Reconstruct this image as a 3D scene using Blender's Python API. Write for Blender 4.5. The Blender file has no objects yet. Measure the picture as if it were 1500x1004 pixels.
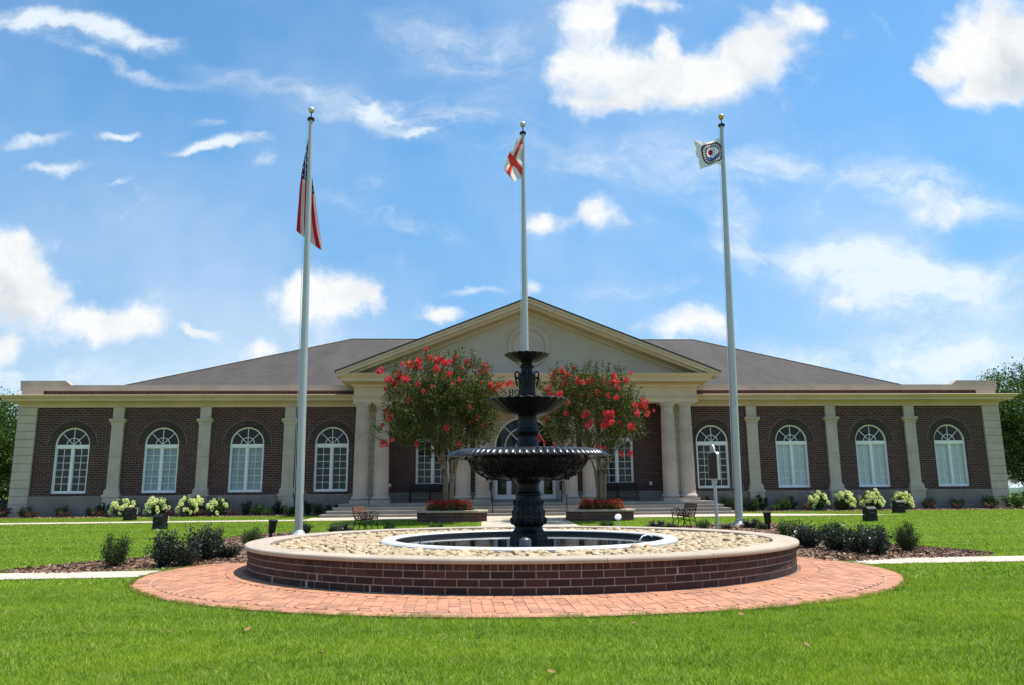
import bpy, bmesh, math, random
import numpy as np
from mathutils import Vector, Matrix
from mathutils.geometry import tessellate_polygon
R=random.Random(7); NR=np.random.RandomState(11)
PI=math.pi; rad=math.radians; sin=math.sin; cos=math.cos
S=bpy.context.scene; COL=S.collection

# ------------------------------------------------------------------ camera
FPX=1120.0; ROLL=.0078; PITCH=math.atan(214/1120); HC=1.5
Fv=Vector((0,cos(PITCH),sin(PITCH))); Uv=Vector((0,-sin(PITCH),cos(PITCH)))
Rv=Vector((1,0,0))*cos(ROLL)-Uv*sin(ROLL); Up=Vector((1,0,0))*sin(ROLL)+Uv*cos(ROLL)
cd=bpy.data.cameras.new('camera'); cam=bpy.data.objects.new('camera',cd); COL.objects.link(cam)
M=Matrix((Rv,Up,-Fv)).transposed().to_4x4(); M.translation=(0,0,HC); cam.matrix_world=M
cd.sensor_width=36; cd.lens=36*FPX/1500; cd.clip_end=3000; cd.clip_start=.05
S.camera=cam
def ray(u,v):
    a=u-750;b=502-v
    return Rv*a+Up*b+Fv*FPX
def at(u,v,Y):
    d=ray(u,v); return d*(Y/d.y)+Vector((0,0,HC))
def gz(x,y):
    t=min(1,max(0,(y-17)/19)); return .3*t*t*(3-2*t)
def gp(u,v):
    z=0
    for _ in range(12):
        d=ray(u,v); p=d*((z-HC)/d.z)+Vector((0,0,HC)); z=.5*z+.5*gz(p.x,p.y)
    return Vector((p.x,p.y,gz(p.x,p.y)))

# ------------------------------------------------------------------ nodes / materials
class NT:
    def __init__(s,tree): s.t=tree; s.n=tree.nodes; s.l=tree.links
    def node(s,typ,**kw):
        n=s.n.new(typ)
        for k,v in kw.items():
            if k.startswith('_'): setattr(n,k[1:],v)
        return n
    def put(s,sock,v):
        if hasattr(v,'is_output') or isinstance(v,bpy.types.NodeSocket): s.l.new(v,sock)
        elif v is not None: sock.default_value=v
    def m(s,op,a,b=None,c=None,clamp=False):
        n=s.n.new('ShaderNodeMath'); n.operation=op; n.use_clamp=clamp
        s.put(n.inputs[0],a); s.put(n.inputs[1],b); s.put(n.inputs[2],c); return n.outputs[0]
    def v(s,op,a,b=None):
        n=s.n.new('ShaderNodeVectorMath'); n.operation=op; s.put(n.inputs[0],a)
        if b is not None: s.put(n.inputs[1],b)
        return n.outputs[1] if op in('LENGTH','DOT_PRODUCT','DISTANCE') else n.outputs[0]
    def mix(s,f,a,b,typ='MIX'):
        n=s.n.new('ShaderNodeMix'); n.data_type='RGBA'; n.blend_type=typ
        s.put(n.inputs[0],f); s.put(n.inputs[6],c4(a)); s.put(n.inputs[7],c4(b)); return n.outputs[2]
    def noise(s,vec,scale,detail=4,rough=.55,dim='3D',dist=0):
        n=s.n.new('ShaderNodeTexNoise'); n.noise_dimensions=dim
        if vec is not None: s.l.new(vec,n.inputs['Vector'])
        n.inputs['Scale'].default_value=scale; n.inputs['Detail'].default_value=detail
        n.inputs['Roughness'].default_value=rough; n.inputs['Distortion'].default_value=dist
        return n.outputs[0],n.outputs[1]
    def ramp(s,f,a,b,clamp=True):
        n=s.n.new('ShaderNodeMapRange'); n.clamp=clamp; n.interpolation_type='SMOOTHSTEP'
        s.put(n.inputs[0],f); s.put(n.inputs[1],a); s.put(n.inputs[2],b); return n.outputs[0]
    def coord(s,which='Object'):
        return s.n.new('ShaderNodeTexCoord').outputs[which]
    def rnd(s): return s.n.new('ShaderNodeNewGeometry').outputs['Random Per Island']
    def comb(s,x,y,z=0.0):
        n=s.n.new('ShaderNodeCombineXYZ'); s.put(n.inputs[0],x); s.put(n.inputs[1],y); s.put(n.inputs[2],z); return n.outputs[0]
    def sep(s,v):
        n=s.n.new('ShaderNodeSeparateXYZ'); s.l.new(v,n.inputs[0]); return n.outputs
    def bump(s,h,strength=.3,dist=.02):
        n=s.n.new('ShaderNodeBump'); n.inputs['Strength'].default_value=strength; n.inputs['Distance'].default_value=dist
        s.l.new(h,n.inputs['Height']); return n.outputs[0]
def c4(c):
    if isinstance(c,(tuple,list)) and len(c)==3: return (*c,1)
    return c
def newmat(name):
    m=bpy.data.materials.new(name); m.use_nodes=True; nt=NT(m.node_tree)
    b=m.node_tree.nodes['Principled BSDF']; return m,nt,b
def basic(name,c1,c2=None,scale=3,rough=.7,bump=0,bscale=40,metal=0,spec=.5,detail=5,isl=0,coat=0,streak=None):
    m,t,b=newmat(name); co=t.coord()
    c2=c2 or tuple(x*.8 for x in c1)
    vec=co
    if streak:
        mp=t.n.new('ShaderNodeMapping'); mp.inputs['Scale'].default_value=streak; t.l.new(co,mp.inputs[0]); vec=mp.outputs[0]
    f,_=t.noise(vec,scale,detail,.6)
    col=t.mix(t.ramp(f,.3,.7),c1,c2)
    if isl:
        k=t.m('MULTIPLY_ADD',t.rnd(),2*isl,1-isl); col=t.mix(1.0,col,t.comb(k,k,k),'MULTIPLY')
    t.l.new(col,b.inputs['Base Color'])
    b.inputs['Roughness'].default_value=rough; b.inputs['Metallic'].default_value=metal
    b.inputs['Specular IOR Level'].default_value=spec; b.inputs['Coat Weight'].default_value=coat
    if bump:
        h,_=t.noise(co,bscale,6,.65); t.l.new(t.bump(h,bump,.01),b.inputs['Normal'])
    return m
MT={}
MT['stone']=basic('limestone',(.53,.425,.36),(.43,.345,.29),1.1,.85,.25,60)
MT['trim']=basic('painted_trim',(.61,.455,.345),(.53,.39,.295),.7,.7,.08,50)
MT['stucco']=basic('stucco',(.52,.405,.335),(.455,.35,.29),.6,.9,.25,120)
MT['plinth']=basic('plinth_stone',(.255,.205,.18),(.19,.152,.135),.9,.9,.3,50)
MT['step']=basic('step_stone',(.34,.305,.265),(.25,.222,.195),1.2,.85,.2,50,streak=(1,1,6))
MT['concrete']=basic('concrete',(.52,.45,.36),(.44,.38,.30),.8,.9,.3,60)
MT['cap']=basic('cast_stone',(.46,.38,.295),(.385,.315,.24),2.2,.85,.2,70,isl=.06)
MT['white']=basic('white_paint',(.83,.79,.81),(.77,.73,.75),2,.45)
MT['rim']=basic('white_pool_coat',(.66,.65,.62),(.55,.54,.51),3,.5,.1,30)
MT['iron']=basic('black_cast_iron',(.0055,.0055,.008),(.012,.012,.015),6,.38,.3,30,spec=.22)
MT['ironlip']=basic('wet_cast_iron',(.007,.007,.009),(.04,.04,.042),9,.24,.3,40,spec=.45)
MT['black']=basic('black_metal',(.008,.008,.009),(.013,.013,.014),6,.5,spec=.3)
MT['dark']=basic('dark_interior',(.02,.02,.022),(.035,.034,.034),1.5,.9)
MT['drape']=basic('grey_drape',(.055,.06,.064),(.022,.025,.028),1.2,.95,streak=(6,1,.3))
MT['blind']=basic('pale_blind',(.84,.88,.88),(.76,.80,.80),.8,.8)
MT['blind2']=basic('grey_blind',(.50,.56,.60),(.36,.42,.47),.9,.8)
MT['pole']=basic('satin_aluminium',(.46,.47,.46),(.40,.41,.40),2,.42,metal=.25,streak=(2,2,.2))
MT['gold']=basic('gilded_ball',(.75,.48,.1),(.6,.38,.08),4,.3,metal=1)
MT['silver']=basic('silver_ball',(.62,.60,.57),(.55,.53,.50),4,.4,metal=.5)
MT['wood']=basic('brown_slats',(.17,.075,.045),(.11,.05,.03),9,.6,streak=(1,14,14))
MT['bronze']=basic('bronze_plaque',(.028,.020,.017),(.042,.032,.027),9,.55,.3,60)
MT['trunk']=basic('smooth_bark',(.25,.185,.13),(.10,.07,.05),3,.85,.3,25,streak=(5,5,.7))  # pale upright streaks paint sunlit strips into the bark colour
MT['bark']=basic('rough_bark',(.10,.075,.055),(.05,.04,.03),3,.95,.6,14,streak=(5,5,.8))
MT['mortar']=basic('mortar',(.36,.31,.27),(.26,.22,.195),6,.95,.3,90)
MT['sand']=basic('joint_sand',(.30,.20,.15),(.13,.08,.06),5,.95,.3,90)
MT['soil']=basic('soil',(.05,.035,.025),(.03,.022,.016),8,.95,.5,30)
MT['liner']=basic('pool_liner',(.012,.014,.016),(.02,.022,.026),3,.6)
MT['steel']=basic('grey_steel',(.12,.12,.125),(.09,.09,.095),4,.4,metal=.5)
MT['chrome']=basic('lamp_glass',(.8,.82,.85),(.7,.72,.75),4,.2,metal=.3)
MT['carpaint']=basic('car_paint',(.16,.19,.25),(.15,.18,.24),1,.25,metal=.3,coat=.6)
MT['carwhite']=basic('white_car_paint',(.75,.75,.75),(.7,.7,.7),1,.25,coat=.6)
MT['tyre']=basic('tyre_rubber',(.02,.02,.02),(.03,.03,.03),5,.9)
MT['carglass']=basic('tinted_glass',(.02,.025,.03),(.02,.025,.03),1,.05)

def brickmat(name,axis,cols,mort,bw=.305,bh=.1125,ms=.012):
    m,t,b=newmat(name); co=t.sep(t.coord())
    vec=t.comb(co[0] if axis=='u' else co[1],co[2])
    def br(c1,c2,mo):
        n=t.n.new('ShaderNodeTexBrick'); n.offset=.5; n.inputs['Scale'].default_value=1
        t.l.new(vec,n.inputs['Vector']); n.inputs['Brick Width'].default_value=bw; n.inputs['Row Height'].default_value=bh
        n.inputs['Mortar Size'].default_value=ms/2; n.inputs['Mortar Smooth'].default_value=.15; n.inputs['Bias'].default_value=0
        n.inputs['Color1'].default_value=c4(c1);n.inputs['Color2'].default_value=c4(c2);n.inputs['Mortar'].default_value=c4(mo); return n
    n=br(cols[0],cols[1],mort)
    f,_=t.noise(t.coord(),1.3,4,.6); f2,_=t.noise(t.coord(),45,3,.6)
    col=t.mix(t.m('MULTIPLY',t.ramp(f2,.35,.7),.5),n.outputs[0],cols[2],'MULTIPLY')
    col=t.mix(t.ramp(f,.3,.75),col,t.mix(.45,col,(.8,.72,.7),'MULTIPLY'))
    t.l.new(col,b.inputs['Base Color']); b.inputs['Roughness'].default_value=.85
    inv=t.m('SUBTRACT',1.0,n.outputs[1]); h=t.m('MULTIPLY_ADD',f2,.25,inv)
    t.l.new(t.bump(h,.7,.008),b.inputs['Normal']); return m
BR=[(.050,.0165,.0150),(.096,.034,.030),(.55,.5,.5)]
MT['brick']=brickmat('brown_brick','u',BR,(.34,.28,.26))
MT['brickside']=brickmat('brown_brick_side','v',BR,(.34,.28,.26))
def islbrick(name,c1,c2,c3,rough=.85):
    m,t,b=newmat(name); r=t.rnd(); co=t.coord()
    r2=t.m('FRACT',t.m('MULTIPLY',r,37.7))
    col=t.mix(r,c1,c2); col=t.mix(t.m('MULTIPLY',t.m('GREATER_THAN',r2,.78),.75),col,c3)
    f,_=t.noise(co,22,5,.65); f3,_=t.noise(co,1.1,4,.6)
    col=t.mix(t.m('MULTIPLY',t.ramp(f,.4,.75),.45),col,(.35,.3,.3),'MULTIPLY')
    col=t.mix(t.m('MULTIPLY',t.ramp(f3,.45,.75),.35),col,(.55,.5,.45),'MULTIPLY')
    t.l.new(col,b.inputs['Base Color']); b.inputs['Roughness'].default_value=rough
    t.l.new(t.bump(f,.4,.006),b.inputs['Normal']); return m
MT['wallbrick']=islbrick('dark_wall_brick',(.042,.017,.0135),(.075,.030,.022),(.025,.014,.013))
MT['planterbrick']=islbrick('planter_brick',(.085,.034,.027),(.135,.055,.042),(.06,.03,.03))
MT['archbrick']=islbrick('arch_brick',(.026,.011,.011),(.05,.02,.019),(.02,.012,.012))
MT['paver']=islbrick('red_paver',(.46,.205,.112),(.54,.255,.142),(.38,.18,.112))

def leafmat(name,cols,rough=.5,trans=.35):
    """cols: list of (rgb, weight) picked per leaf"""
    m,t,b=newmat(name); r=t.rnd()
    n=t.n.new('ShaderNodeValToRGB'); n.color_ramp.interpolation='LINEAR'; e=n.color_ramp.elements
    while len(e)<len(cols): e.new(.5)
    for k,(c,p) in enumerate(cols): e[k].position=p; e[k].color=c4(c)
    t.l.new(r,n.inputs[0]); col=n.outputs[0]
    t.l.new(col,b.inputs['Base Color']); b.inputs['Roughness'].default_value=rough; b.inputs['Specular IOR Level'].default_value=.35
    if trans:
        tr=t.n.new('ShaderNodeBsdfTranslucent'); t.l.new(t.mix(1.0,col,(1.3,1.5,.6),'MULTIPLY'),tr.inputs[0])
        ms=t.n.new('ShaderNodeMixShader'); ms.inputs[0].default_value=trans
        t.l.new(b.outputs[0],ms.inputs[1]); t.l.new(tr.outputs[0],ms.inputs[2])
        t.l.new(ms.outputs[0],t.n['Material Output'].inputs[0])
    return m
MT['myrtle']=leafmat('crape_myrtle_leaf',[((.016,.026,.010),0),((.040,.060,.020),.45),((.11,.14,.045),.82),((.20,.12,.042),.93),((.30,.11,.042),1)])
MT['petal']=leafmat('coral_petal',[((.56,.028,.065),0),((.74,.05,.095),.5),((.82,.11,.13),1)],.6,.25)
MT['leafdark']=leafmat('dark_shrub_leaf',[((.014,.024,.014),0),((.025,.038,.020),.6),((.045,.065,.03),1)],.4,.2)
MT['leafgreen']=leafmat('green_shrub_leaf',[((.03,.06,.018),0),((.055,.10,.03),.6),((.10,.15,.045),1)])
MT['leafbox']=leafmat('boxwood_leaf',[((.018,.035,.014),0),((.045,.075,.024),.6),((.11,.16,.05),1)])
MT['leafred']=leafmat('red_shrub_leaf',[((.06,.025,.022),0),((.10,.045,.035),.6),((.16,.08,.05),1)])
MT['leafpurple']=leafmat('purple_green_leaf',[((.016,.022,.018),0),((.034,.042,.034),.6),((.085,.10,.085),1)],.35,.2)
MT['cream']=leafmat('cream_petal',[((.66,.66,.38),0),((.80,.78,.50),.6),((.88,.85,.62),1)],.7,.3)
MT['redflower']=leafmat('red_petal',[((.40,.012,.015),0),((.58,.03,.03),.6),((.62,.10,.04),1)],.6,.25)
MT['tree']=leafmat('broadleaf',[((.025,.048,.014),0),((.055,.09,.022),.6),((.13,.18,.045),1)])

def lawnmat():
    m,t,b=newmat('lawn_soil'); co=t.coord()
    f,_=t.noise(co,.45,5,.6); f2,_=t.noise(co,30,4,.7); f3,_=t.noise(co,4,4,.6)
    col=t.mix(t.ramp(f2,.3,.7),(.075,.125,.010),(.165,.245,.018))
    col=t.mix(t.m('MULTIPLY',t.ramp(f,.5,.75),.5),col,(.19,.25,.03))
    col=t.mix(t.m('MULTIPLY',t.ramp(f3,.6,.78),.3),col,(.20,.19,.06))
    mw=t.n.new('ShaderNodeMapping'); mw.inputs['Scale'].default_value=(.06,1.0,1); t.l.new(co,mw.inputs[0]); f5,_=t.noise(mw.outputs[0],1.1,3,.5); col=t.mix(t.m('MULTIPLY',t.ramp(f5,.42,.62),.45),col,(.62,.72,.5),'MULTIPLY')
    t.l.new(col,b.inputs['Base Color']); b.inputs['Roughness'].default_value=.9; b.inputs['Specular IOR Level'].default_value=.2
    t.l.new(t.bump(f2,.6,.03),b.inputs['Normal']); return m
MT['lawn']=lawnmat()
def bladesmat():
    m,t,b=newmat('grass_blade'); r=t.rnd(); co=t.coord()
    f,_=t.noise(co,.5,4,.6); f2,_=t.noise(co,2.6,4,.65); mw=t.n.new('ShaderNodeMapping'); mw.inputs['Scale'].default_value=(.06,1.0,1); t.l.new(co,mw.inputs[0]); f5,_=t.noise(mw.outputs[0],1.1,3,.5); f6,_=t.noise(co,7,3,.6)
    n=t.n.new('ShaderNodeValToRGB'); e=n.color_ramp.elements
    for p in (.5,.9): e.new(p)
    for k,(p,c) in enumerate([(0,(.06,.12,.008)),(.45,(.205,.320,.020)),(.88,(.42,.50,.055)),(1,(.74,.66,.34))]): e[k].position=p; e[k].color=c4(c)
    t.l.new(r,n.inputs[0])
    col=t.mix(t.m('MULTIPLY',t.ramp(f,.42,.7),.55),n.outputs[0],(.36,.42,.03))
    col=t.mix(t.m('MULTIPLY',t.ramp(f2,.56,.74),.6),col,(.46,.40,.16)); col=t.mix(t.m('MULTIPLY',t.ramp(f5,.42,.62),.40),col,(.60,.72,.5),'MULTIPLY'); col=t.mix(t.m('MULTIPLY',t.ramp(f6,.48,.72),.65),col,(.42,.52,.38),'MULTIPLY')
    t.l.new(col,b.inputs['Base Color']); b.inputs['Roughness'].default_value=.55; b.inputs['Specular IOR Level'].default_value=.25
    tr=t.n.new('ShaderNodeBsdfTranslucent'); t.l.new(t.mix(1.0,col,(1.3,1.45,.7),'MULTIPLY'),tr.inputs[0])
    ms=t.n.new('ShaderNodeMixShader'); ms.inputs[0].default_value=.4
    t.l.new(b.outputs[0],ms.inputs[1]); t.l.new(tr.outputs[0],ms.inputs[2]); t.l.new(ms.outputs[0],t.n['Material Output'].inputs[0])
    return m
MT['blade']=bladesmat()
def mulchmat():
    m,t,b=newmat('pine_bark_mulch'); co=t.coord()
    n=t.n.new('ShaderNodeTexVoronoi'); n.inputs['Scale'].default_value=22; t.l.new(co,n.inputs['Vector'])
    f,_=t.noise(co,40,4,.7)
    s=t.sep(n.outputs['Color'])
    col=t.mix(s[0],(.07,.038,.022),(.26,.15,.09)); col=t.mix(t.m('MULTIPLY',t.m('GREATER_THAN',s[1],.8),.7),col,(.36,.25,.17))
    t.l.new(col,b.inputs['Base Color']); b.inputs['Roughness'].default_value=.95
    t.l.new(t.bump(t.m('ADD',s[2],f),.9,.03),b.inputs['Normal']); return m
MT['mulch']=mulchmat()
def stonemat():
    m,t,b=newmat('river_stone'); r=t.rnd(); oi=t.n.new('ShaderNodeObjectInfo').outputs['Random']
    k=t.m('FRACT',t.m('ADD',r,oi))
    n=t.n.new('ShaderNodeValToRGB'); e=n.color_ramp.elements
    for p in (.3,.7,.9): e.new(p)
    for q,(p,c) in enumerate([(0,(.36,.27,.155)),(.3,(.47,.375,.23)),(.7,(.43,.33,.19)),(.9,(.54,.46,.33)),(1,(.38,.18,.055))]): e[q].position=p; e[q].color=c4(c)
    t.l.new(k,n.inputs[0]); f,_=t.noise(t.coord(),14,5,.6)
    col=t.mix(t.m('MULTIPLY',t.ramp(f,.4,.75),.4),n.outputs[0],(.45,.32,.2))
    t.l.new(col,b.inputs['Base Color']); b.inputs['Roughness'].default_value=.8; t.l.new(t.bump(f,.25,.01),b.inputs['Normal']); return m
MT['rstone']=stonemat()
def glassmat():
    m,t,b=newmat('window_glass')
    tr=t.n.new('ShaderNodeBsdfTransparent'); tr.inputs[0].default_value=(.80,.86,.88,1)
    gl=t.n.new('ShaderNodeBsdfGlossy'); gl.inputs['Roughness'].default_value=.02
    h,_=t.noise(t.coord(),1.5,2,.5); t.l.new(t.bump(h,.04,.05),gl.inputs['Normal'])
    fr=t.n.new('ShaderNodeFresnel'); fr.inputs[0].default_value=1.5
    ms=t.n.new('ShaderNodeMixShader'); t.l.new(t.m('MULTIPLY_ADD',fr.outputs[0],.75,.0,clamp=True),ms.inputs[0]); t.l.new(tr.outputs[0],ms.inputs[1]); t.l.new(gl.outputs[0],ms.inputs[2])
    t.l.new(ms.outputs[0],t.n['Material Output'].inputs[0]); return m
MT['glass']=glassmat()
def watermat():
    m,t,b=newmat('pool_water'); b.inputs['Base Color'].default_value=(.010,.014,.016,1); b.inputs['Roughness'].default_value=.04
    b.inputs['IOR'].default_value=1.33; h,_=t.noise(t.coord(),3.5,3,.5); h2,_=t.noise(t.coord(),14,2,.5)
    t.l.new(t.bump(t.m('MULTIPLY_ADD',h2,.25,h),.05,.02),b.inputs['Normal']); return m
MT['water']=watermat()
def shinglemat():
    m,t,b=newmat('asphalt_shingle'); co=t.coord(); s=t.sep(co)
    n=t.n.new('ShaderNodeTexBrick'); n.inputs['Scale'].default_value=1; n.inputs['Brick Width'].default_value=.33; n.inputs['Row Height'].default_value=.07
    n.inputs['Mortar Size'].default_value=.006; n.inputs['Color1'].default_value=(.042,.034,.030,1); n.inputs['Color2'].default_value=(.071,.057,.048,1); n.inputs['Mortar'].default_value=(.026,.022,.021,1)
    t.l.new(t.comb(t.m('ADD',s[0],t.m('MULTIPLY',s[1],.37)),s[2]),n.inputs['Vector'])
    mp=t.n.new('ShaderNodeMapping'); mp.inputs['Scale'].default_value=(1,.25,.25); t.l.new(co,mp.inputs[0])
    f,_=t.noise(mp.outputs[0],.9,6,.65); f2,_=t.noise(co,60,3,.7)
    col=t.mix(t.m('MULTIPLY',t.ramp(f,.32,.7),.65),n.outputs[0],(.090,.073,.060)); f4,_=t.noise(co,.35,4,.6); col=t.mix(t.m('MULTIPLY',t.ramp(f4,.45,.75),.4),col,(.055,.046,.044)); col=t.mix(t.m('MULTIPLY',f2,.35),col,(.05,.045,.045))
    t.l.new(col,b.inputs['Base Color']); b.inputs['Roughness'].default_value=.92; t.l.new(t.bump(f2,.3,.01),b.inputs['Normal']); return m
MT['shingle']=shinglemat()
def quoinmat():
    return MT['stone']

# ------------------------------------------------------------------ mesh builder
class MB:
    def __init__(s): s.v=[]; s.f=[]; s.uv=None
    def add(s,vs,fs):
        o=len(s.v); s.v+= [tuple(x) for x in vs]; s.f+=[tuple(i+o for i in f) for f in fs]; return s
    def box(s,x0,x1,y0,y1,z0,z1):
        return s.add([(x0,y0,z0),(x1,y0,z0),(x1,y1,z0),(x0,y1,z0),(x0,y0,z1),(x1,y0,z1),(x1,y1,z1),(x0,y1,z1)],
            [(0,3,2,1),(4,5,6,7),(0,1,5,4),(1,2,6,5),(2,3,7,6),(3,0,4,7)])
    def prism(s,poly,axis,a,b):
        """poly 2D list, extruded along axis between a and b. axis 'y': poly=(x,z); 'x': poly=(y,z); 'z': poly=(x,y)"""
        n=len(poly)
        P={'y':lambda p,t:(p[0],t,p[1]),'x':lambda p,t:(t,p[0],p[1]),'z':lambda p,t:(p[0],p[1],t)}[axis]
        vs=[P(p,a) for p in poly]+[P(p,b) for p in poly]
        fs=[(i,(i+1)%n,(i+1)%n+n,i+n) for i in range(n)]+[tuple(range(n))[::-1],tuple(range(n,2*n))]
        return s.add(vs,fs)
    def lathe(s,prof,seg=48,c=(0,0,0),mod=None,cap=True):
        """prof list of (r,z); mod(theta,i,r,z)->(r,z)"""
        o=[];n=len(prof)
        for i,(r,z) in enumerate(prof):
            for k in range(seg):
                a=2*PI*k/seg; rr,zz=(r,z) if mod is None else mod(a,i,r,z)
                o.append((c[0]+rr*cos(a),c[1]+rr*sin(a),c[2]+zz))
        fs=[(i*seg+k,i*seg+(k+1)%seg,(i+1)*seg+(k+1)%seg,(i+1)*seg+k) for i in range(n-1) for k in range(seg)]
        if cap: fs+= [tuple(range(seg))[::-1],tuple(range((n-1)*seg,n*seg))]
        return s.add(o,fs)
    def tube(s,pts,r,seg=8,cap=True):
        pts=[Vector(p) for p in pts]; n=len(pts); rs=r if isinstance(r,(list,tuple)) else [r]*n
        o=[];prev=None
        for i,p in enumerate(pts):
            d=(pts[min(i+1,n-1)]-pts[max(i-1,0)]).normalized()
            if prev is None:
                a=Vector((0,0,1)) if abs(d.z)<.9 else Vector((1,0,0)); x=d.cross(a).normalized()
            else: x=(prev-d*prev.dot(d)).normalized()
            prev=x; y=d.cross(x)
            for k in range(seg):
                t=2*PI*k/seg; o.append(p+(x*cos(t)+y*sin(t))*rs[i])
        fs=[(i*seg+k,i*seg+(k+1)%seg,(i+1)*seg+(k+1)%seg,(i+1)*seg+k) for i in range(n-1) for k in range(seg)]
        if cap: fs+=[tuple(range(seg))[::-1],tuple(range((n-1)*seg,n*seg))]
        return s.add(o,fs)
    def sphere(s,c,r,seg=16,ring=10,sc=(1,1,1)):
        o=[];
        for i in range(ring+1):
            t=PI*i/ring
            for k in range(seg):
                a=2*PI*k/seg; o.append((c[0]+r*sc[0]*sin(t)*cos(a),c[1]+r*sc[1]*sin(t)*sin(a),c[2]+r*sc[2]*cos(t)))
        return s.add(o,[(i*seg+k,(i+1)*seg+k,(i+1)*seg+(k+1)%seg,i*seg+(k+1)%seg) for i in range(ring) for k in range(seg)])
    def sweep(s,path,prof):
        """mitred sweep of closed profile (d outward to the right of travel, z) along an open 2D path"""
        pts=[Vector(p) for p in path]; n=len(pts); m=len(prof); o=[]
        for i,p in enumerate(pts):
            d1=(pts[i]-pts[i-1]).normalized() if i>0 else None; d2=(pts[i+1]-pts[i]).normalized() if i<n-1 else None
            nn=[Vector((d.y,-d.x)) for d in (d1,d2) if d is not None]
            q=nn[0] if len(nn)==1 else (nn[0]+nn[1])/(1+nn[0].dot(nn[1]))
            for (d,z) in prof: o.append((p.x+q.x*d,p.y+q.y*d,z))
        fs=[(i*m+k,i*m+(k+1)%m,(i+1)*m+(k+1)%m,(i+1)*m+k) for i in range(n-1) for k in range(m)]
        fs+=[tuple(range(m))[::-1],tuple(range((n-1)*m,n*m))]
        return s.add(o,fs)
    def mesh(s,name,mat,smooth=False,bevel=0):
        me=bpy.data.meshes.new(name); me.from_pydata(s.v,[],s.f); 
        bm=bmesh.new(); bm.from_mesh(me); bmesh.ops.recalc_face_normals(bm,faces=bm.faces)
        if bevel: 
            es=[e for e in bm.edges if len(e.link_faces)==2 and e.calc_face_angle(0)>.6]
            bmesh.ops.bevel(bm,geom=es,offset=bevel,segments=2,affect='EDGES',profile=.6,clamp_overlap=True)
        bm.to_mesh(me); bm.free()
        if mat: me.materials.append(MT[mat] if isinstance(mat,str) else mat)
        if smooth: me.shade_smooth() if smooth is True else me.set_sharp_from_angle(angle=smooth)
        if smooth and smooth is not True:
            me.shade_smooth(); me.set_sharp_from_angle(angle=smooth)
        return me
    def build(s,name,mat,parent=None,smooth=False,bevel=0):
        return link(name,s.mesh(name,mat,smooth,bevel),parent)
def link(name,me,parent=None,loc=None,rot=None,scale=None):
    o=bpy.data.objects.new(name,me); COL.objects.link(o)
    if parent: o.parent=parent
    if loc is not None: o.location=loc
    if rot is not None: o.rotation_euler=rot if not isinstance(rot,(int,float)) else (0,0,rot)
    if scale is not None: o.scale=scale if not isinstance(scale,(int,float)) else (scale,)*3
    return o
def tag(o,label=None,cat=None,group=None,kind=None):
    if label: o['label']=label
    if cat: o['category']=cat
    if group: o['group']=group
    if kind: o['kind']=kind
    return o
def thing(name,label,cat,loc=(0,0,0),rz=0,group=None):
    o=bpy.data.objects.new(name,None); COL.objects.link(o); o.empty_display_size=.2
    o.location=loc; o.rotation_euler=(0,0,rz); return tag(o,label,cat,group)
def copy_tree(o,parent=None,loc=None,rz=None,scale=None):
    c=o.copy(); COL.objects.link(c)
    if parent: c.parent=parent
    if loc is not None: c.location=loc
    if rz is not None: c.rotation_euler=(0,0,rz)
    if scale is not None: c.scale=scale if not isinstance(scale,(int,float)) else (scale,)*3
    for ch in list(o.children): copy_tree(ch,c)
    return c
def npmesh(name,V,F,mat,smooth=False):
    """V (n,3); F (m,k) equal-sized faces"""
    me=bpy.data.meshes.new(name); V=np.asarray(V,np.float32); F=np.asarray(F,np.int32)
    me.vertices.add(len(V)); me.vertices.foreach_set('co',V.ravel())
    k=F.shape[1]; me.loops.add(F.size); me.loops.foreach_set('vertex_index',F.ravel())
    me.polygons.add(len(F)); me.polygons.foreach_set('loop_start',np.arange(0,F.size,k,dtype=np.int32))
    me.update(calc_edges=True); me.validate()
    me.materials.append(MT[mat] if isinstance(mat,str) else mat)
    if smooth: me.shade_smooth()
    return me
def leaves(C,N,size,aspect=.5,rs=NR,droop=0.):
    """rhombic leaf cards: C centres (n,3), N preferred growing directions, size (n,)"""
    n=len(C); C=np.asarray(C,float); N=np.asarray(N,float)
    L=N+rs.normal(0,.55,(n,3)); L/=np.linalg.norm(L,axis=1)[:,None]
    T=np.cross(L,rs.normal(0,1,(n,3))); T/=np.linalg.norm(T,axis=1)[:,None]
    s=np.broadcast_to(np.asarray(size,float),(n,))[:,None]; B=np.cross(L,T)
    a=C-L*s*.5; b=C+T*s*aspect*.5+B*s*.08; c=C+L*s*.5; d=C-T*s*aspect*.5+B*s*.08
    V=np.stack([a,b,c,d],1).reshape(-1,3); F=np.arange(4*n).reshape(n,4); return V,F
def structure(name,mb,mat,smooth=False):
    o=mb.build(name,mat,None,smooth); o['kind']='structure'; return o

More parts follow.
